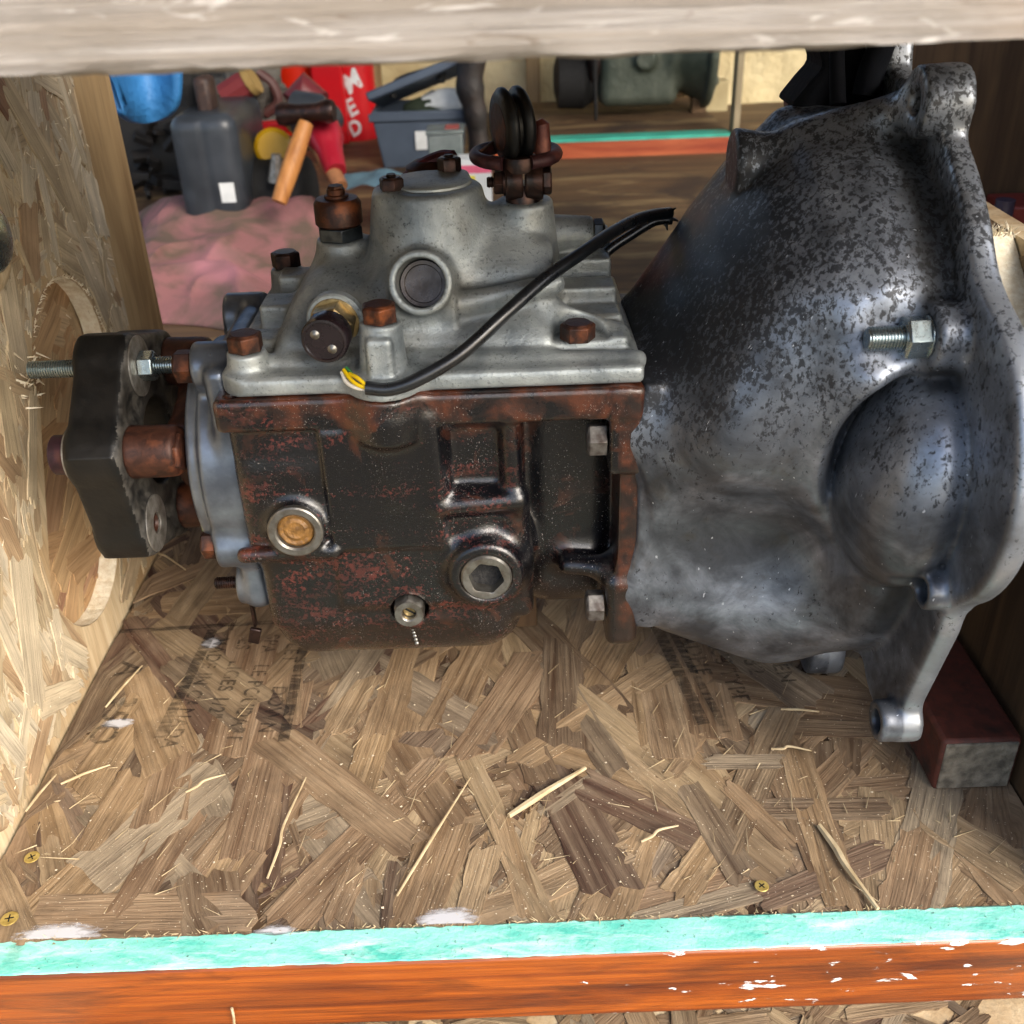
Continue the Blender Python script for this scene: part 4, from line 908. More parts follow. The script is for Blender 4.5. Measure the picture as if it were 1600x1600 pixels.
prf = [(-.78, .5), (-.78, 1.55), (-.70, 1.72), (-.5, 1.92), (-.33, 1.92), (-.16, 1.75), (-.09, 1.5), (.09, 1.5), (.16, 1.75), (.33, 1.9), (.5, 1.9), (.70, 1.72), (.78, 1.55), (.80, .5)]
MB().lathe(RC, RA, prf, 56).build('grooved_roller', 'rubber', gb, auto=50)
for s in (-1, 1): MB().lathe(RC+RA*.25*s, RA*s, [(0, 1.2), (.55, 1.2), (.6, .5)], 24).build('roller_disc', 'rust', gb)
MB().tube([(CX+1.2, CY+.4, CZ+.6), (CX+1.15, CY+.5, CZ+1.9), (CX+1.1, CY+.6, CZ+2.7), (CX+1.0, CY+.62, CZ+2.95)], [.42, .45, .44, .2], 16).build('pin', mat_rust('pink_brown_rust', '#4a2422', '#7a4438', '#8f5a4a'), gb)
q = at(851, 233, Y=55.65); MB().lathe(q+(0, 0.2, 0), (0, -1, .3), [(0, .16), (.12, .14)], 10).build('paint_spot', plain('turquoise_paint_spot', '#2fa79a', .5), gb)
MB().tube([at(770, 222, Y=57), at(752, 235, Y=56.6), at(736, 246, Y=56.4)], [.08, .11, .02], 6).build('split_pin', 'rust', gb)

# ---- smooth end plate
def endplate():
    g = G((-18.2, 47.2, 6.6), (-14.2, 64.4, 27.0), .13)
    c = (AY, 17.4)
    D = scyl(g, (-17.7, *c), (-15.9, *c), 6.15, 6.25, .25)
    D = smin(D, scyl(g, (-16.9, *c), (-14.55, *c), 6.6, 6.7, .2), .3)
    for (y, z, q, x0) in ((51.6, 24.2, 1.3, -16.7), (50.0, 13.7, 1.2, -16.9), (50.9, 10.6, 1.3, -16.4), (60.5, 23.8, 1.4, -17), (61.5, 11.3, 1.4, -17)):
        D = smin(D, scyl(g, (x0, y, z), (-14.55, y, z), q, None, .2), .9)
    web = sbox(g, (-15.9, 49.4, 9.5), (-14.5, 61.8, 24.8), .6); D = smin(D, web, .4)
    return sdfobj('end_plate', g, D, 'plate', gb)
endplate()
bolt((-16.7, 51.6, 24.2), (-1, 0, 0), 'rust', gb, 1.6, .95, 0, .1)
bolt((-16.9, 50.0, 13.9), (-1, 0, 0), 'rust', gb, 1.5, .8, 0, .1)
MB().lathe((-17.4, 50.9, 14.9), (-1, 0, 0), [(-.2, .7), (.4, .65), (.5, .4)], 16).build('green_smear_plug', plain('green_painted_steel', '#5d8a66', .5, 0, '#77633f', 120), gb)
mb = MB(); thread(mb, (-16.2, 50.9, 10.6), (-1, 0, 0), 1.7, .36); mb.build('stud', 'oily', gb)
mb = MB(); mb.box((-16.0, 50.3, 7.6), (-15.8, 50.8, 10.6)); mb.box((-16.3, 50.0, 6.6), (-15.6, 50.3, 7.7), Matrix.Rotation(.3, 3, 'Y')); mb.build('lock_tab', 'oily', gb, bevel=.08)

# ---- rusty three-armed flange
def spider():
    g = G((-21.9, 46.6, 9.2), (-17.2, 64.4, 25.6), .14)
    D = scyl(g, (-19.4, AY, AZ), (-17.5, AY, AZ), 2.9, 3.2, .3)
    for th in (19, 139, 259):
        y, z = pol(th, 5.2)
        D = smin(D, scyl(g, (-20.85, y, z), (-18.2, y, z), 1.5, 1.35, .15), .5)
        D = smin(D, scaps(g, (-18.7, AY, AZ), (-18.9, y, z), 1.5, .95), .9)
    return sdfobj('output_flange', g, D, 'spider', gb)
spider()
y, z = pol(19, 5.2); mb = MB(); hexprof(mb, (-18.9, y-.2, z), (1, 0, 0), 1.9, 1.0, .1, .4); mb.build('flange_nut', 'spider', gb, bevel=.05)

# ---- rubber coupling
def coupling():
    g = G((-24.3, 47.4, 9.2), (-20.5, 63.6, 26.8), .13)
    th = [19+60*k for k in range(6)]; P6 = [pol(t, 5.25) for t in th]
    hexd = None
    for k in range(6):
        a, b = np.array(P6[k]), np.array(P6[(k+1) % 6]); d = b-a; n = np.array((d[1], -d[0])); n /= np.linalg.norm(n)
        if np.dot(n, a-np.array((AY, AZ))) < 0: n = -n
        q = (g.Y-a[0])*n[0]+(g.Z-a[1])*n[1]; hexd = q if hexd is None else np.maximum(hexd, q)
    dq = [np.sqrt((g.Y-p[0])**2+(g.Z-p[1])**2) for p in P6]
    out = hexd-1.8
    for p, q in zip(P6, dq): out = smin(out, q-1.85, .4)
    rr = np.sqrt((g.Y-AY)**2+(g.Z-AZ)**2); out = np.maximum(out, 2.6-rr)
    D = smax(out, np.abs(g.X+22.35)-1.42, .35)
    for q in dq: D = smin(D, smax(q-1.75, np.abs(g.X+22.35)-1.55, .15), .2)
    # hollows between the lobes on the faces
    for k in range(6):
        m = (np.array(P6[k])+np.array(P6[(k+1) % 6]))/2
        m = np.array((AY, AZ))+(m-np.array((AY, AZ)))*1.0
        D = smax(D, -ssph(g, (-20.65, m[0], m[1]), 1.0, (.55, 1, 1)), .4)
    for q in dq: D = smax(D, -(q-.55), .1)
    m = sdfobj('rubber_coupling', g, D, 'rubber', gb)
    me = m.data; me.materials.append(M['worn_rubber']); nrm = np.empty(len(me.polygons)*3, np.float32); me.polygons.foreach_get('normal', nrm)
    nx = nrm.reshape(-1, 3)[:, 0]; me.polygons.foreach_set('material_index', (nx > .55).astype(np.int32))
    return m
coupling()
def washer(x, y, z, R, r, t, mat, name='washer', sx=1):
    V = []; F = []; N = 40
    for (xx, q) in ((x, r), (x, R), (x+t*.8, R), (x+t, R*.95), (x+t, r)):
        for k in range(N): a = 2*PI*k/N; V.append((xx, y+q*math.cos(a), z+q*math.sin(a)))
    for i in range(5):
        for k in range(N): F.append((i*N+k, i*N+(k+1) % N, ((i+1) % 5)*N+(k+1) % N, ((i+1) % 5)*N+k))
    return mk(name, V, F, mat, gb)
y1, z1 = pol(79, 5.25)
washer(-20.82, y1, z1, 1.72, .5, .12, 'washer')
mb = MB(); thread(mb, (-27.0, y1, z1), (1, 0, 0), 8.3, .5); mb.build('long_threaded_bolt', 'zinc', gb)
mb = MB(); hexprof(mb, (-20.68, y1, z1), (1, 0, 0), 1.5, .85, .1, .25); mb.build('coupling_nut', 'zinc', gb, bevel=.04)
y1, z1 = pol(-41, 5.25); washer(-20.85, y1, z1, 1.68, .66, .12, 'washer')
MB().lathe((-21.5, y1, z1), (1, 0, 0), [(0, .6), (.5, .62), (.62, .62), (.66, .5), (.5, .4), (.48, .1)], 28).build('bush', 'rust', gb)
y1, z1 = pol(19, 5.25); washer(-24.05, y1, z1, 1.5, .4, .12, 'washer')
MB().lathe((-24.05, y1, z1), (-1, 0, 0), [(0, 1.12), (.9, 1.1), (1.02, .95), (1.04, .4)], 30).build('coupling_bolt_head', mat_rust('dark_purple_rust', '#21121a', '#3d222c', '#4d2c26'), gb)
for th in (139, 259): y1, z1 = pol(th, 5.25); MB().lathe((-24.0, y1, z1), (-1, 0, 0), [(0, 1.1), (.9, 1.05), (1, .9)], 24).build('coupling_bolt_head', 'rust', gb)

# timber chock the case lies on
ch = thing('timber_chock', (-4, 57, 0), 'plain timber chock in the shade beneath the black case of the gearbox', 'wood block')
MB().box((-9, 59.3, .1), (1.5, 61.8, 6.3)).build('block', 'ply', ch, bevel=.1)

# dust, grit and splinters
def specks(name, n, fn, mat, parent, size=(.02, .06)):
    B = MB()
    for i in range(n):
        p = fn(); 
        if p is None: continue
        s = random.uniform(*size); a = random.random()*PI
        V = [(p[0]+s*math.cos(a+t), p[1]+s*math.sin(a+t)*random.uniform(.5, 1), p[2]+random.uniform(0, s*.6)) for t in (0, 1.6, 3.1, 4.7)]+[(p[0], p[1], p[2]+s*.7)]
        B.add(V, [(0, 1, 4), (1, 2, 4), (2, 3, 4), (3, 0, 4)])
    o = B.build(name, mat, parent, smooth=False); o['kind'] = 'stuff'; return o
M['sawdust'] = plain('pale_sawdust', '#d8cdb6', .9, 0, '#b8a484', 90)
specks('sawdust', 3400, lambda: (random.uniform(-28, 27), 34.6+abs(random.gauss(0, 1))*12, .15), 'sawdust', floor, (.012, .045))
specks('grit', 90, lambda: (random.uniform(-28, 27), 34.8+abs(random.gauss(0, 1))*12, .16), 'sawdust', floor, (.05, .11))
spl = MB()
for i in range(170):
    x, y = random.uniform(-28, 27), 34.5+abs(random.gauss(0, 1))*10
    a = random.choice([random.gauss(55, 14), random.uniform(0, 360)])*PI/180; sliver(spl, (x, y, .13), (math.cos(a), math.sin(a), random.uniform(0, .25)), abs(random.gauss(0, 1))*.9+.3, random.uniform(.018, .045))
for i in range(240):
    sliver(spl, (random.uniform(-28, 28), 34.5, .05), (random.uniform(-.5, .5), random.uniform(-1, .2), random.uniform(0, .5)), random.uniform(.15, .5), .03)
M['fibre'] = plain('pale_wood_fibre', '#cbb995', .8, 0, '#a08a66', 60)
o = spl.build('loose_fibres', 'fibre', floor, smooth=False); o['kind'] = 'stuff'
SPL = [((40, 1268), (88, 1210), 'long orange splinter at the foot of the left wall'), ((95, 1225), (172, 1195), 'pale splinter lying level near the left wall'), ((165, 1105), (222, 1040), 'thin splinter crossing the letter A of the print'),
       ((290, 1238), (352, 1210), 'curved splinter in front of the dark red strand'), ((620, 1400), (735, 1215), 'long pale fibre running up the board between two wide strands'), ((232, 856), (290, 890), 'splinter on the shaded floor beside the rubber coupling'),
       ((795, 1275), (915, 1200), 'broad raised sliver across the middle of the shelf floor'), ((1280, 1290), (1372, 1420), 'narrow brown stick lying askew on the front right of the floor'), ((1220, 1108), (1280, 1112), 'pale curl of wood below the bell housing'),
       ((1205, 1170), (1268, 1173), 'second thin curl of wood nearer the front, below the bell housing'), ((1002, 1315), (1060, 1290), 'short bright splinter right of the dark brown strand'), ((418, 1372), (478, 1215), 'thin upright splinter left of the dark red strand')]
for (a, b, lab) in SPL:
    A, B_ = at(*a, Z=.2), at(*b, Z=.25); m_ = MB(); mid = (A+B_)/2+(random.uniform(-.2, .2), random.uniform(-.15, .15), .15); w0 = .09 if 'broad' not in lab and 'stick' not in lab else .22
    m_.tube(spline([A, A*.7+B_*.3+(0, 0, .05), mid, B_], 4), [w0*(.5+.5*math.sin(PI*min(1, (k+2)/14))) for k in range(13)], 6)
    o = m_.build('splinter', 'fibre'); tag(o, lab, 'splinter', 'splinters on the shelf floor')
o = MB().tube(spline([at(362, 1575, Y=32.2), at(365, 1588, Y=32.1), at(366, 1600, Y=32.1)], 4), .07, 6).build('splinter', 'fibre'); tag(o, 'little splinter standing off the front of the orange brown trim board', 'splinter', 'splinters on the shelf floor')

# ================================================================== THE WORKSHOP BEHIND
def bevbox(mb, a, b, R=None): return mb.box(a, b, R)
# pink rag
def rag():
    t = thing('pink_rag', (-32, 125, -4), 'dirty pink cloth rag crumpled on the workshop floor behind the gearbox', 'rag')
    nx, ny = 120, 90; V = []; F = []
    a, b, c, d = at(150, 500, Z=-3), at(520, 520, Z=-3), at(560, 330, Z=-3), at(215, 335, Z=-3)
    for i in range(nx+1):
        for j in range(ny+1):
            s, u = i/nx, j/ny; p = (a*(1-s)+b*s)*(1-u)+(d*(1-s)+c*s)*u
            w = Vector((p[0]*.05, p[1]*.032, 1.7)); n1 = mnoise.noise(w); n2 = mnoise.noise(w*2.3+Vector((n1*2, 4, 0))); n3 = mnoise.noise(w*5+Vector((n2*2, 0, 7)))
            e = min(1, 6*min(s, 1-s, u, 1-u)); rid = (1-abs(n1)*2.2)
            top = 1.0+3.4*math.exp(-((u-.86)/.20)**2)+2.2*math.exp(-(((u-.35)/.3)**2+((s-.25)/.3)**2))
            z = -3.8+e**.6*(top+2.2*rid+.9*n2+.9*(1-abs(n2)*2.5)+.25*n3)
            V.append((p[0]+3*n2*1.2, p[1]+n1*6, max(-3.9, z)))
    for i in range(nx):
        for j in range(ny): q = i*(ny+1)+j; F.append((q, q+ny+1, q+ny+2, q+1))
    o = mk('cloth', V, F, 'rag', t, auto=0); m = o.modifiers.new('t', 'SOLIDIFY'); m.thickness = .002
    return t
rag()
# black plastic case standing upright
Yb = 175
def A(x, y, Y=Yb): return at(x, y, Y=Y)
p0, p1 = A(283, 320), A(385, 320); zt = A(330, 180)[2]
bc = thing('black_plastic_can', (p0[0], Yb, -4), 'black plastic can with brown neck and small white sticker standing behind the rag', 'can')
def canbody():
    g = G((p0[0]-1, Yb-1, -5), (p1[0]+1, Yb+26, zt+2), .5)
    D = sbox(g, (p0[0], Yb, -4), (p1[0], Yb+24, zt), 2.4)
    xm = p0[0]+(p1[0]-p0[0])*.52; D = smax(D, -sbox(g, (xm-.15, Yb-2, -5), (xm+.2, Yb+.6, zt+3), .1), .1); return sdfobj('body', g, D, 'blackplastic', bc)
canbody()
MB().box((p0[0]+4, Yb+5, zt-1), (p1[0]-4.2, Yb+10, zt+5)).build('neck', mat_rust('brown_dusty_plastic', '#241815', '#3b2820', '#4c382c', .6, 0), bc, bevel=.8)
q = A(356, 301); MB().box((q[0]-1.2, Yb-.12, q[2]-1.6), (q[0]+1.2, Yb+.05, q[2]+1.6)).build('sticker', 'paper', bc, smooth=False)
MB().tube(spline([A(297, 165, 186), A(293, 140, 186), A(288, 112, 186), A(286, 80, 186)], 4), 1.9, 8).build('handle_strap', 'dark', bc)
# crumpled grey bundle above the can
t = thing('tool_bag', (-60, 200, -4), 'crumpled grey and dark red tool bag leaning behind the black can', 'bag')
Y2 = 205; V = []; F = []; c = A(368, 160, Y2); nu, nv = 40, 30
for i in range(nu+1):
    for j in range(nv+1):
        th, ph = 2*PI*i/nu, PI*j/nv; n = Vector((math.cos(th)*math.sin(ph), math.sin(th)*math.sin(ph), math.cos(ph))); r = 1+.35*mnoise.noise(n*2.3)+.2*mnoise.noise(n*6)
        V.append((c[0]+n.x*8.2*r+n.z*4, Y2+n.y*7*r, c[2]+n.z*9*r-2))
for i in range(nu):
    for j in range(nv): k = i*(nv+1)+j; F.append((k, k+nv+1, k+nv+2, k+1))
mk('bag_body', V, F, plain('grey_canvas', '#5a564e', .8, 0, '#3a3530', 12, .8, 40, .01), t)
a, b = A(352, 152, Y2-9), A(388, 128, Y2-9); MB().tube([a, b], 2.4, 10).build('red_roll', plain('dark_red_cloth', '#6b1f22', .7), t); MB().tube([b, b+(b-a)*.25], 2.7, 12).build('roll_end', plain('ochre_pad', '#8d7340', .8), t)
cc = spline([A(402, 112, Y2-4), A(426, 132, Y2-4), A(434, 160, Y2-4), A(414, 178, Y2-4)], 6); MB().tube(cc, .9, 8).build('carry_strap', plain('brown_strap', '#4a2a26', .6), t)
# blue tarpaulin hanging under the beam on the left
t = thing('blue_tarpaulin', (-60, 130, 45), 'blue tarpaulin sagging into view above the brown post at the upper left', 'tarpaulin')
Y3 = 118; edge = [(112, 172), (135, 182), (160, 176), (178, 166), (196, 170), (212, 178), (228, 186), (242, 188), (256, 182), (264, 168), (267, 150), (268, 110)]; V = []; F = []; n = len(edge); r = 8
for i, (x, y) in enumerate(spline([(a, b, 0) for a, b in edge], 4) and [(p[0], p[1]) for p in spline([(a, b, 0) for a, b in edge], 4)]):
    lo = A(x, y, Y3+3*math.sin(x*.06)); 
    for j in range(r+1):
        f = j/r; V.append((lo[0], lo[1]+2.5*math.sin(f*4+x*.05), lo[2]+f*(52-lo[2])))
m_ = len(V)//(r+1)
for i in range(m_-1):
    for j in range(r): k = i*(r+1)+j; F.append((k, k+r+1, k+r+2, k+1))
o = mk('sheet', V, F, 'bluecloth', t); m = o.modifiers.new('s', 'SOLIDIFY'); m.thickness = .008
# orange bucket and red box with white lettering
Y4 = 262
a, b = A(432, 215, Y4), A(505, 215, Y4); cx, R = (a[0]+b[0])/2, (b[0]-a[0])/2*1.25
bu = thing('orange_bucket', (cx, Y4+R, -4), 'tall orange bucket standing left of the red container at the back of the workshop', 'bucket')
MB().lathe((cx, Y4+R, -4), (0, 0, 1), [(0, R*.85), (34, R), (34, R*1.06), (36, R*1.06), (36, R)], 40).build('body', 'orange', bu)
a, b, c = A(500, 225, Y4), A(548, 228, Y4), A(577, 222, Y4)
rc = thing('red_container', (b[0], Y4, -4), 'bright red container with slanted white capital letters on its rounded end', 'container')
MB().box((a[0], Y4-2, -4), (b[0], Y4+14, 46)).build('body', 'red', rc, bevel=.6)
MB().lathe((b[0]+1.0, Y4+7, -4), (0, 0, 1), [(0, 5.6), (50, 5.6)], 32).build('rounded_end', 'red', rc)
L_ = MB()
for (s, zz, sz, xx) in (('M', 6.8, 5.6, 0), ('E', 1.6, 4.8, -.4), ('D', -3.0, 4.2, -.6)):
    V, F = printtext(s, 0, 0, sz, 24, bold=.03); 
    for i, v in enumerate(V):
        th = (v[0]-2.3)/5.62; V[i] = (b[0]+1.0+5.68*math.sin(th*1.0+.32), Y4+7-5.68*math.cos(th+.32), zz+v[1]*1.15)
    L_.add(V, F)
L_.build('white_lettering', 'paper', rc, smooth=False)
# grey toolbox with its lid ajar
Y5 = 232; a, b = A(592, 262, Y5), A(728, 262, Y5); zt = A(660, 172, Y5)[2]
tb = thing('grey_toolbox', ((a[0]+b[0])/2, Y5, -4), 'grey blue toolbox with its lid ajar and a white label on the front', 'toolbox')
wx0, wx1 = A(592, 262, Y5)[0], A(728, 262, Y5)[0]
m_ = MB(); V = [(wx0+1.2, Y5, -4), (wx1-.6, Y5, -4), (wx1-.6, Y5+14, -4), (wx0+1.2, Y5+14, -4), (wx0-.6, Y5-1, zt), (wx1+.6, Y5-1, zt), (wx1+.6, Y5+15, zt), (wx0-.6, Y5+15, zt)]
V += [(v[0]+(.8 if k in (0, 3) else -.8), v[1]+(.8 if k < 2 else -.8), v[2]) for k, v in enumerate(V[4:])]+[(v[0]+(.8 if k in (0, 3) else -.8), v[1]+(.8 if k < 2 else -.8), v[2]+1) for k, v in enumerate(V[:4])]
F = [(0, 3, 2, 1)]+[(i, (i+1) % 4, (i+1) % 4+4, i+4) for i in range(4)]+[(4+i, 4+(i+1) % 4, 8+(i+1) % 4, 8+i) for i in range(4)]+[(8+i, 8+(i+1) % 4, 12+(i+1) % 4, 12+i) for i in range(4)]+[(12, 13, 14, 15)]
m_.add(V, F); m_.build('body', 'greyblue', tb, smooth=False, bevel=.3)
MB().box((wx0-1.1, Y5-1.5, zt-1.9), (wx1+1.1, Y5-.9, zt-.2)).build('rim', 'greyblue', tb, bevel=.2)
lb = MB(); R = Matrix.Rotation(-.33, 3, 'Y') @ Matrix.Rotation(-.25, 3, 'X'); c0 = ((wx0+wx1)/2-.5, Y5+6, zt+4.6); lb.box((wx0-1, Y5-1.5, zt+3.7), (wx1+1.5, Y5+14, zt+5.6), R, c0); ld = lb.build('lid', 'greyblue', tb, bevel=.4)
V = spline([A(612, 152, Y5+2), A(622, 128, Y5+3), A(668, 112, Y5+3), A(690, 108, Y5+3), A(688, 128, Y5+2)], 5); MB().tube(V, .9, 8).build('lid_handle', 'dark', ld)
a, c = A(648, 206, Y5-1.2), A(668, 234, Y5-1.2); MB().box((a[0], Y5-.9, c[2]), (c[0], Y5-.3, a[2])).build('label', 'paper', tb, smooth=False)
for (n_, x, y, r_, m2) in (('rolled_paper', 700, 160, 3.2, 'paper'), ('green_glove', 672, 170, 3.0, None)):
    p = A(x, y, Y5+5); o = thing(n_, p, {'rolled_paper': 'white and pink paper poking out of the open grey toolbox', 'green_glove': 'dark green glove lying in the open grey toolbox'}[n_], {'rolled_paper': 'paper', 'green_glove': 'glove'}[n_])
    V = []; F = []
    for i in range(17):
        for j in range(9):
            n = Vector((math.cos(2*PI*i/16)*math.sin(PI*j/8), math.sin(2*PI*i/16)*math.sin(PI*j/8), math.cos(PI*j/8))); k = 1+.3*mnoise.noise(n*2.2+Vector((x, 0, 0))); V.append((p[0]+n.x*r_*1.9*k, p[1]+n.y*r_*k, p[2]+n.z*r_*.9*k))
    for i in range(16):
        for j in range(8): k = i*9+j; F.append((k, k+9, k+10, k+1))
    mk('surface', V, F, m2 or plain('dark_green_fabric', '#26301f', .8), o)
# clear parts box in front of the toolbox
Y6 = 205; a, c = A(667, 205, Y6), A(724, 250, Y6)
cl = thing('clear_parts_box', (a[0], Y6, -4), 'small milky clear parts box with a red label before the grey toolbox', 'box')
MB().box((a[0], Y6, -4), (c[0], Y6+7, a[2]-.8)).build('body', 'clear', cl, bevel=.3); MB().box((a[0]-.3, Y6-.3, a[2]-.8), (c[0]+.3, Y6+7.3, a[2])).build('box_lid', 'clear', cl, bevel=.2)
MB().box((a[0]+3.4, Y6+1.5, a[2]), (c[0]-.6, Y6+5.4, a[2]+.15)).build('red_label', plain('faded_red_label', '#9c4a44', .6), cl, smooth=False)
p = A(745, 258, 190); yl = thing('yellow_pink_carton', p, 'little carton with pink and yellow stripes beside the parts box', 'carton')
MB().box((p[0]-3.5, 190, -4), (p[0]+2.5, 195, p[2]+1)).build('body', 'paper', yl, bevel=.1); MB().box((p[0]-3.52, 189.95, p[2]-1.4), (p[0]+2.52, 190.2, p[2])).build('pink_stripe', plain('pink_print', '#cf5d78', .6), yl); MB().box((p[0]-3.52, 189.93, p[2]-3.4), (p[0]-.4, 190.2, p[2]-1.8)).build('yellow_stripe', plain('yellow_print', '#cfc23a', .6), yl)
# pale blue cloth scrap
p = A(590, 272, 180); bs = thing('pale_blue_cloth', p, 'pale blue cloth scrap lying between the hammer handles and the toolbox', 'cloth')
V = []; F = []
for i in range(21):
    for j in range(13):
        x, y = (i-10)*.72, (j-6)*.9; V.append((p[0]+x, p[1]+y, p[2]-1.2+1.9*math.exp(-(y*y)/18)*(1-abs(x)/9)+.9*mnoise.noise(Vector((x*.3, y*.3, 0)))))
for i in range(20):
    for j in range(12): k = i*13+j; F.append((k, k+13, k+14, k+1))
mk('cloth', V, F, plain('pale_blue_cotton', '#53707c', .85, 0, '#46606e', 20), bs)
# hammers, driver, yellow tool, dark blocks filling the void
def handle(a, b, r, mat, par, nm='handle'): return MB().tube(spline([a, a*.66+b*.34, a*.33+b*.67, b], 4), [r*(.85+.2*math.sin(PI*k/12)) for k in range(13)], 12).build(nm, mat, par)
Y7 = 168
a, b = A(436, 316, Y7), A(478, 192, Y7+6)
h = thing('hammer', (a[0], Y7, -4), 'hammer with a light tan wooden handle leaning up towards the right', 'hammer', 'hammers'); handle(a, b, 1.45, 'handle', h)
MB().lathe(b+(-4.5, 1, 1.2), (1, -.1, .05), [(0, 1.6), (1, 1.9), (3.5, 1.4), (6.5, 1.4), (8.5, 1.9), (9.3, 1.6)], 16).build('hammer_head', 'oily', h)
a, b = A(533, 292, Y7+2), A(482, 205, Y7+12)
h = thing('hammer', (a[0], Y7, -4), 'hammer with a darker brown wooden handle leaning up towards the left', 'hammer', 'hammers'); handle(a, b, 1.4, wood_mat('brown_tool_handle', '#7c5236', '#68432b', '#8d6040', 'Z', .55, .5, .2), h)
MB().lathe(b+(-3.5, 2, 1.5), (1, .2, 0), [(0, 1.5), (3, 1.3), (6, 1.7), (7, 1.5)], 16).build('hammer_head', 'oily', h)
dr = thing('cordless_driver', A(495, 220, 180), 'dark red and black power driver lying nose up against the red container', 'power tool')
a, b = A(502, 200, 180), A(525, 268, 172); MB().tube(spline([a, (a+b)/2, b], 5), [3.0, 3.1, 3.2, 3.0, 2.7, 2.4, 2.2, 2.1, 2.0, 1.9, 1.7], 16).build('grip', plain('dark_red_plastic', '#8e1425', .35), dr)
MB().tube([A(455, 195, 184), A(470, 182, 182), A(505, 190, 182), A(520, 180, 184)], [1.2, 4.2, 4.4, 2.4], 16).build('black_housing', 'blackplastic', dr)
MB().tube([A(465, 168, 186), A(480, 150, 187), A(498, 165, 186)], [3.2, 3.8, 2.6], 14).build('red_housing', plain('brownish_red_plastic', '#5c1c20', .5), dr)
yt = thing('yellow_tape_measure', A(428, 215, 190), 'yellow tape measure half hidden in the dark clutter beside the tan hammer handle', 'tape measure'); p = A(428, 217, 190); MB().lathe(p+(0, 0, -1.5), (.1, -1, .2), [(0, 2.6), (.5, 3.3), (3, 3.3), (3.6, 2.6)], 24).build('body', plain('yellow_plastic', '#b98f0e', .4), yt)
rt = thing('red_plastic_tray', A(405, 200, 200), 'shallow bright red tray behind the black can', 'tray'); a, c = A(380, 193, 200), A(455, 187, 200); MB().box((a[0], 198, a[2]-1.5), (c[0], 206, a[2]+.2)).build('tray', 'red', rt, bevel=.2)
dm = thing('dark_metal_drum', A(400, 270, 182), 'glossy black metal drum lying on its side behind the tan hammer handle', 'drum'); p = A(398, 262, 186); MB().lathe((p[0]-9, 188, 1.5), (1, -.1, 0), [(0, 6.2), (.3, 6.6), (8, 6.6), (8.4, 6.9), (8.8, 6.6), (18, 6.6), (18.3, 6)], 40).build('drum', 'dark', dm)
p = A(432, 262, 181); MB().tube([p+(0, -1.4, -2), p+(.6, -1.5, 2.5)], [1.6, .8], 8).build('torn_label', 'washer', dm)
ct = thing('dark_filler', (-75, 230, -4), 'near black blocks added as shade between the brown post and the black can', 'dark filler')
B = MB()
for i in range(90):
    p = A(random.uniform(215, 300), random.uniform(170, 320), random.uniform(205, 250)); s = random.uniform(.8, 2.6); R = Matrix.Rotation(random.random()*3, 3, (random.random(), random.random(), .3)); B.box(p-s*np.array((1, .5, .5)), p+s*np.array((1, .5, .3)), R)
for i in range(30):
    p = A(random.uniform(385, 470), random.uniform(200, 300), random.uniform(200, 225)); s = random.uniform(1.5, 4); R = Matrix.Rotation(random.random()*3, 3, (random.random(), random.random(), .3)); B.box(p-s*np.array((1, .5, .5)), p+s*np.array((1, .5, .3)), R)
o = B.build('scrap', plain('void_black', '#0b0908', .7, .1, '#19130f', 20), ct, smooth=False, bevel=.2); o['kind'] = 'stuff'  # near black filler standing in for the dark void between post and can
sk = thing('dark_side_filler', (-100, 200, -4), 'near black box added to darken the gap behind the brown post', 'bin'); MB().box((-128, 222, -4), (-52, 262, 20)).build('bin', plain('gap_black', '#0f0d0c', .7), sk, bevel=1)  # box added only to make the gap behind the post near black
# beside the toolbox: black coil
c = at(741, 190, Y=228); kc = thing('black_boot', c, 'black rubber boot standing in the shade at the right end of the grey toolbox', 'boot')
MB().tube(spline([(c[0]+1, 229, -3.5), (c[0]+.6, 229, 3), (c[0]+.2, 229, 8), (c[0]-.6, 229.5, 13), (c[0]+.4, 230, 19)], 4), [2.2, 2.3, 2.4, 2.2, 2.1, 2.2, 2.4, 2.7, 2.6, 2.5, 2.8, 3.1, 3.0, 2.8, 2.9, 3.0, 3.0], 14).build('boot', plain('sooty_rubber', '#141110', .6, 0, '#2a1f19', 30, .6, 60, .004), kc)
# far shelf with another gearbox
fs = thing('far_shelf', (20, 240, -4), 'low far shelf with a turquoise edge and red brown front board', 'shelf')
x0, x1 = A(770, 200, 237)[0], A(1140, 200, 237)[0]
MB().box((x0, 237.3, -1.8), (x1, 286, 0)).build('deck', 'plyfloor', fs, smooth=False); 
MB().box((x0, 235.2, -5.2), (x1, 237.2, -.6)).build('front_board', 'redboard', fs, bevel=.2)
MB().box((x0, 235.1, -.58), (x1, 239.8, .12)).build('painted_edge', plain('turquoise_edge_paint', '#2b8f7c', .6, 0, '#3aa591', 20), fs)
xr = A(1143, 150, 240)[0]
fp = thing('far_post', (xr, 240, -4), 'slim pale and brown upright at the right end of the far shelf', 'post'); MB().box((xr, 236, -5), (xr+1.4, 240, 60)).build('timber', plain('pale_timber', '#8d8166', .7, 0, '#7c6f55', 20), fp, bevel=.1)
MB().box((xr-4.6, 262, 0), (xr-1, 266, 60)).build('brown_upright', 'ply', fp, bevel=.1)
fb = thing('pale_spacer_block', (xr-6, 270, 0), 'pale cream wooden block under the flange end of the far gearbox', 'wood block'); p = A(1121, 155, 262); MB().box((p[0]-2.8, 262, .1), (p[0]+2.6, 267, 7)).build('block', plain('cream_timber', '#b3a47c', .7, 0, '#a0916b', 20), fb, bevel=.2)
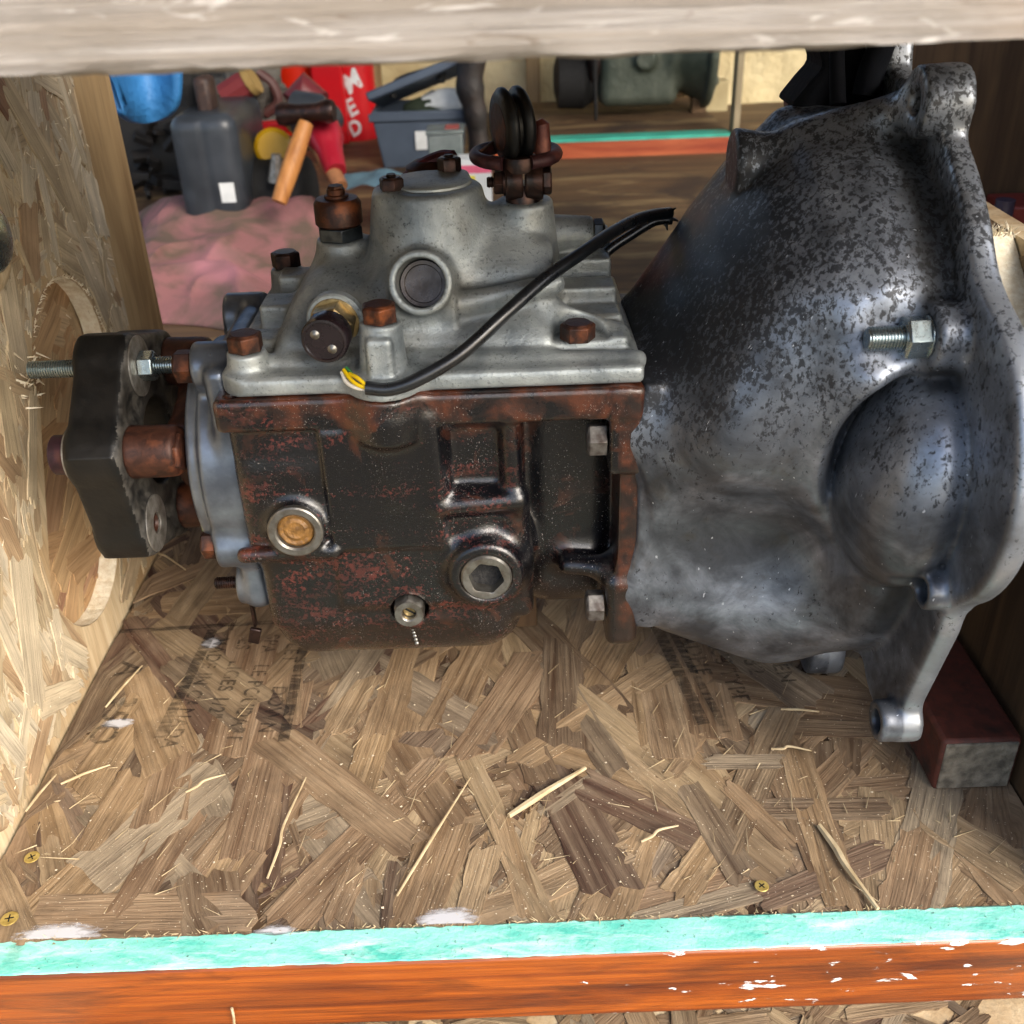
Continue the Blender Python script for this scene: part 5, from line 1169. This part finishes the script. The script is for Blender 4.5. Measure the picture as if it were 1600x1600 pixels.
fg = thing('far_gearbox', (35, 280, 0), 'second grey green gearbox with a black brake drum end lying on the far shelf', 'gearbox')
Yf = 266
def fx(px): return A(px, 120, Yf)[0]
g = G((fx(925)-2, Yf-15, -1), (fx(1112)+2, Yf+16, 32), .6)
xa, xb, xc = fx(932), fx(1040), fx(1106); D = sbox(g, (xa, Yf-8.5, 2.4), (xb+2, Yf+9, 22), 2.5)
X = g.X[:, 0, 0]; rr = np.interp(X, [xb-2, xb+2, xc-2, xc+3], [8.5, 9.5, 12.8, 13.2]).astype(np.float32)[:, None, None]
D = smin(D, np.maximum((np.sqrt((g.Y-Yf)**2+(g.Z-14.6)**2)-rr)*.85, np.abs(g.X-(xb+xc)/2)-(xc-xb)/2), 2.)
D = smin(D, scyl(g, (fx(1000), Yf-6, 13), (fx(1000), Yf-10.4, 13), 2.4), 1.)
for q in (8, 15): D = smin(D, scaps(g, (xb, Yf-9, 22), (xc, Yf-10.5, q), .8, .8), 1.)
D = smin(D, np.maximum(np.sqrt((g.Y-Yf)**2+(g.Z-14.6)**2)-14.0, np.abs(g.X-xc+1.2)-1.1), .3)
sdfobj('case', g, D, 'gbox_green', fg)
MB().lathe((fx(865), Yf, 8), (1, 0, 0), [(0, 3), (1, 6.5), (7, 6.8), (9, 5.5), (11, 3.5), (16, 3.2), (17, 4.5)], 32).build('brake_drum', 'dark', fg)
MB().lathe((fx(913), Yf, 12), (1, 0, 0), [(0, 4), (1, 7), (5, 7.2), (6, 6)], 28).build('end_housing', 'oily', fg); MB().tube([(fx(925), Yf-7, 20), (fx(925), Yf-8, 10), (fx(927), Yf-8.5, -.5)], [.8, .6, .3], 8).build('dangling_lever', 'dark', fg)
MB().tube([(fx(905), Yf-4, 18), (fx(912), Yf-6, 26), (fx(915), Yf-4, 34)], 2.0, 10).build('selector_tower', 'oily', fg)
# red and purple cans seen through the right hand gap
p = at(1568, 330, Y=88); pc = thing('purple_grey_can', p, 'dull purple grey spray can behind the torn corner of the right wall', 'can'); MB().lathe((p[0], 88, -4), (0, 0, 1), [(0, 1.4), (p[2]+1, 1.4), (p[2]+2.4, 1.1), (p[2]+3, .8), (p[2]+5, .8)], 28).build('body', plain('purple_grey_paint', '#3d3545', .5), pc)
p = at(1596, 340, Y=92); pc = thing('dull_red_tin', p, 'dull red tin at the right edge beside the purple grey can', 'tin'); MB().box((p[0]-2.2, 90, -4), (p[0]+8, 95, p[2]+1.5)).build('body', plain('dull_red_paint', '#7c2f26', .5), pc, bevel=.2)
print('objects', len(SC.objects), 'tris', sum(sum(len(p.vertices)-2 for p in o.data.polygons) for o in SC.objects if o.type == 'MESH'))
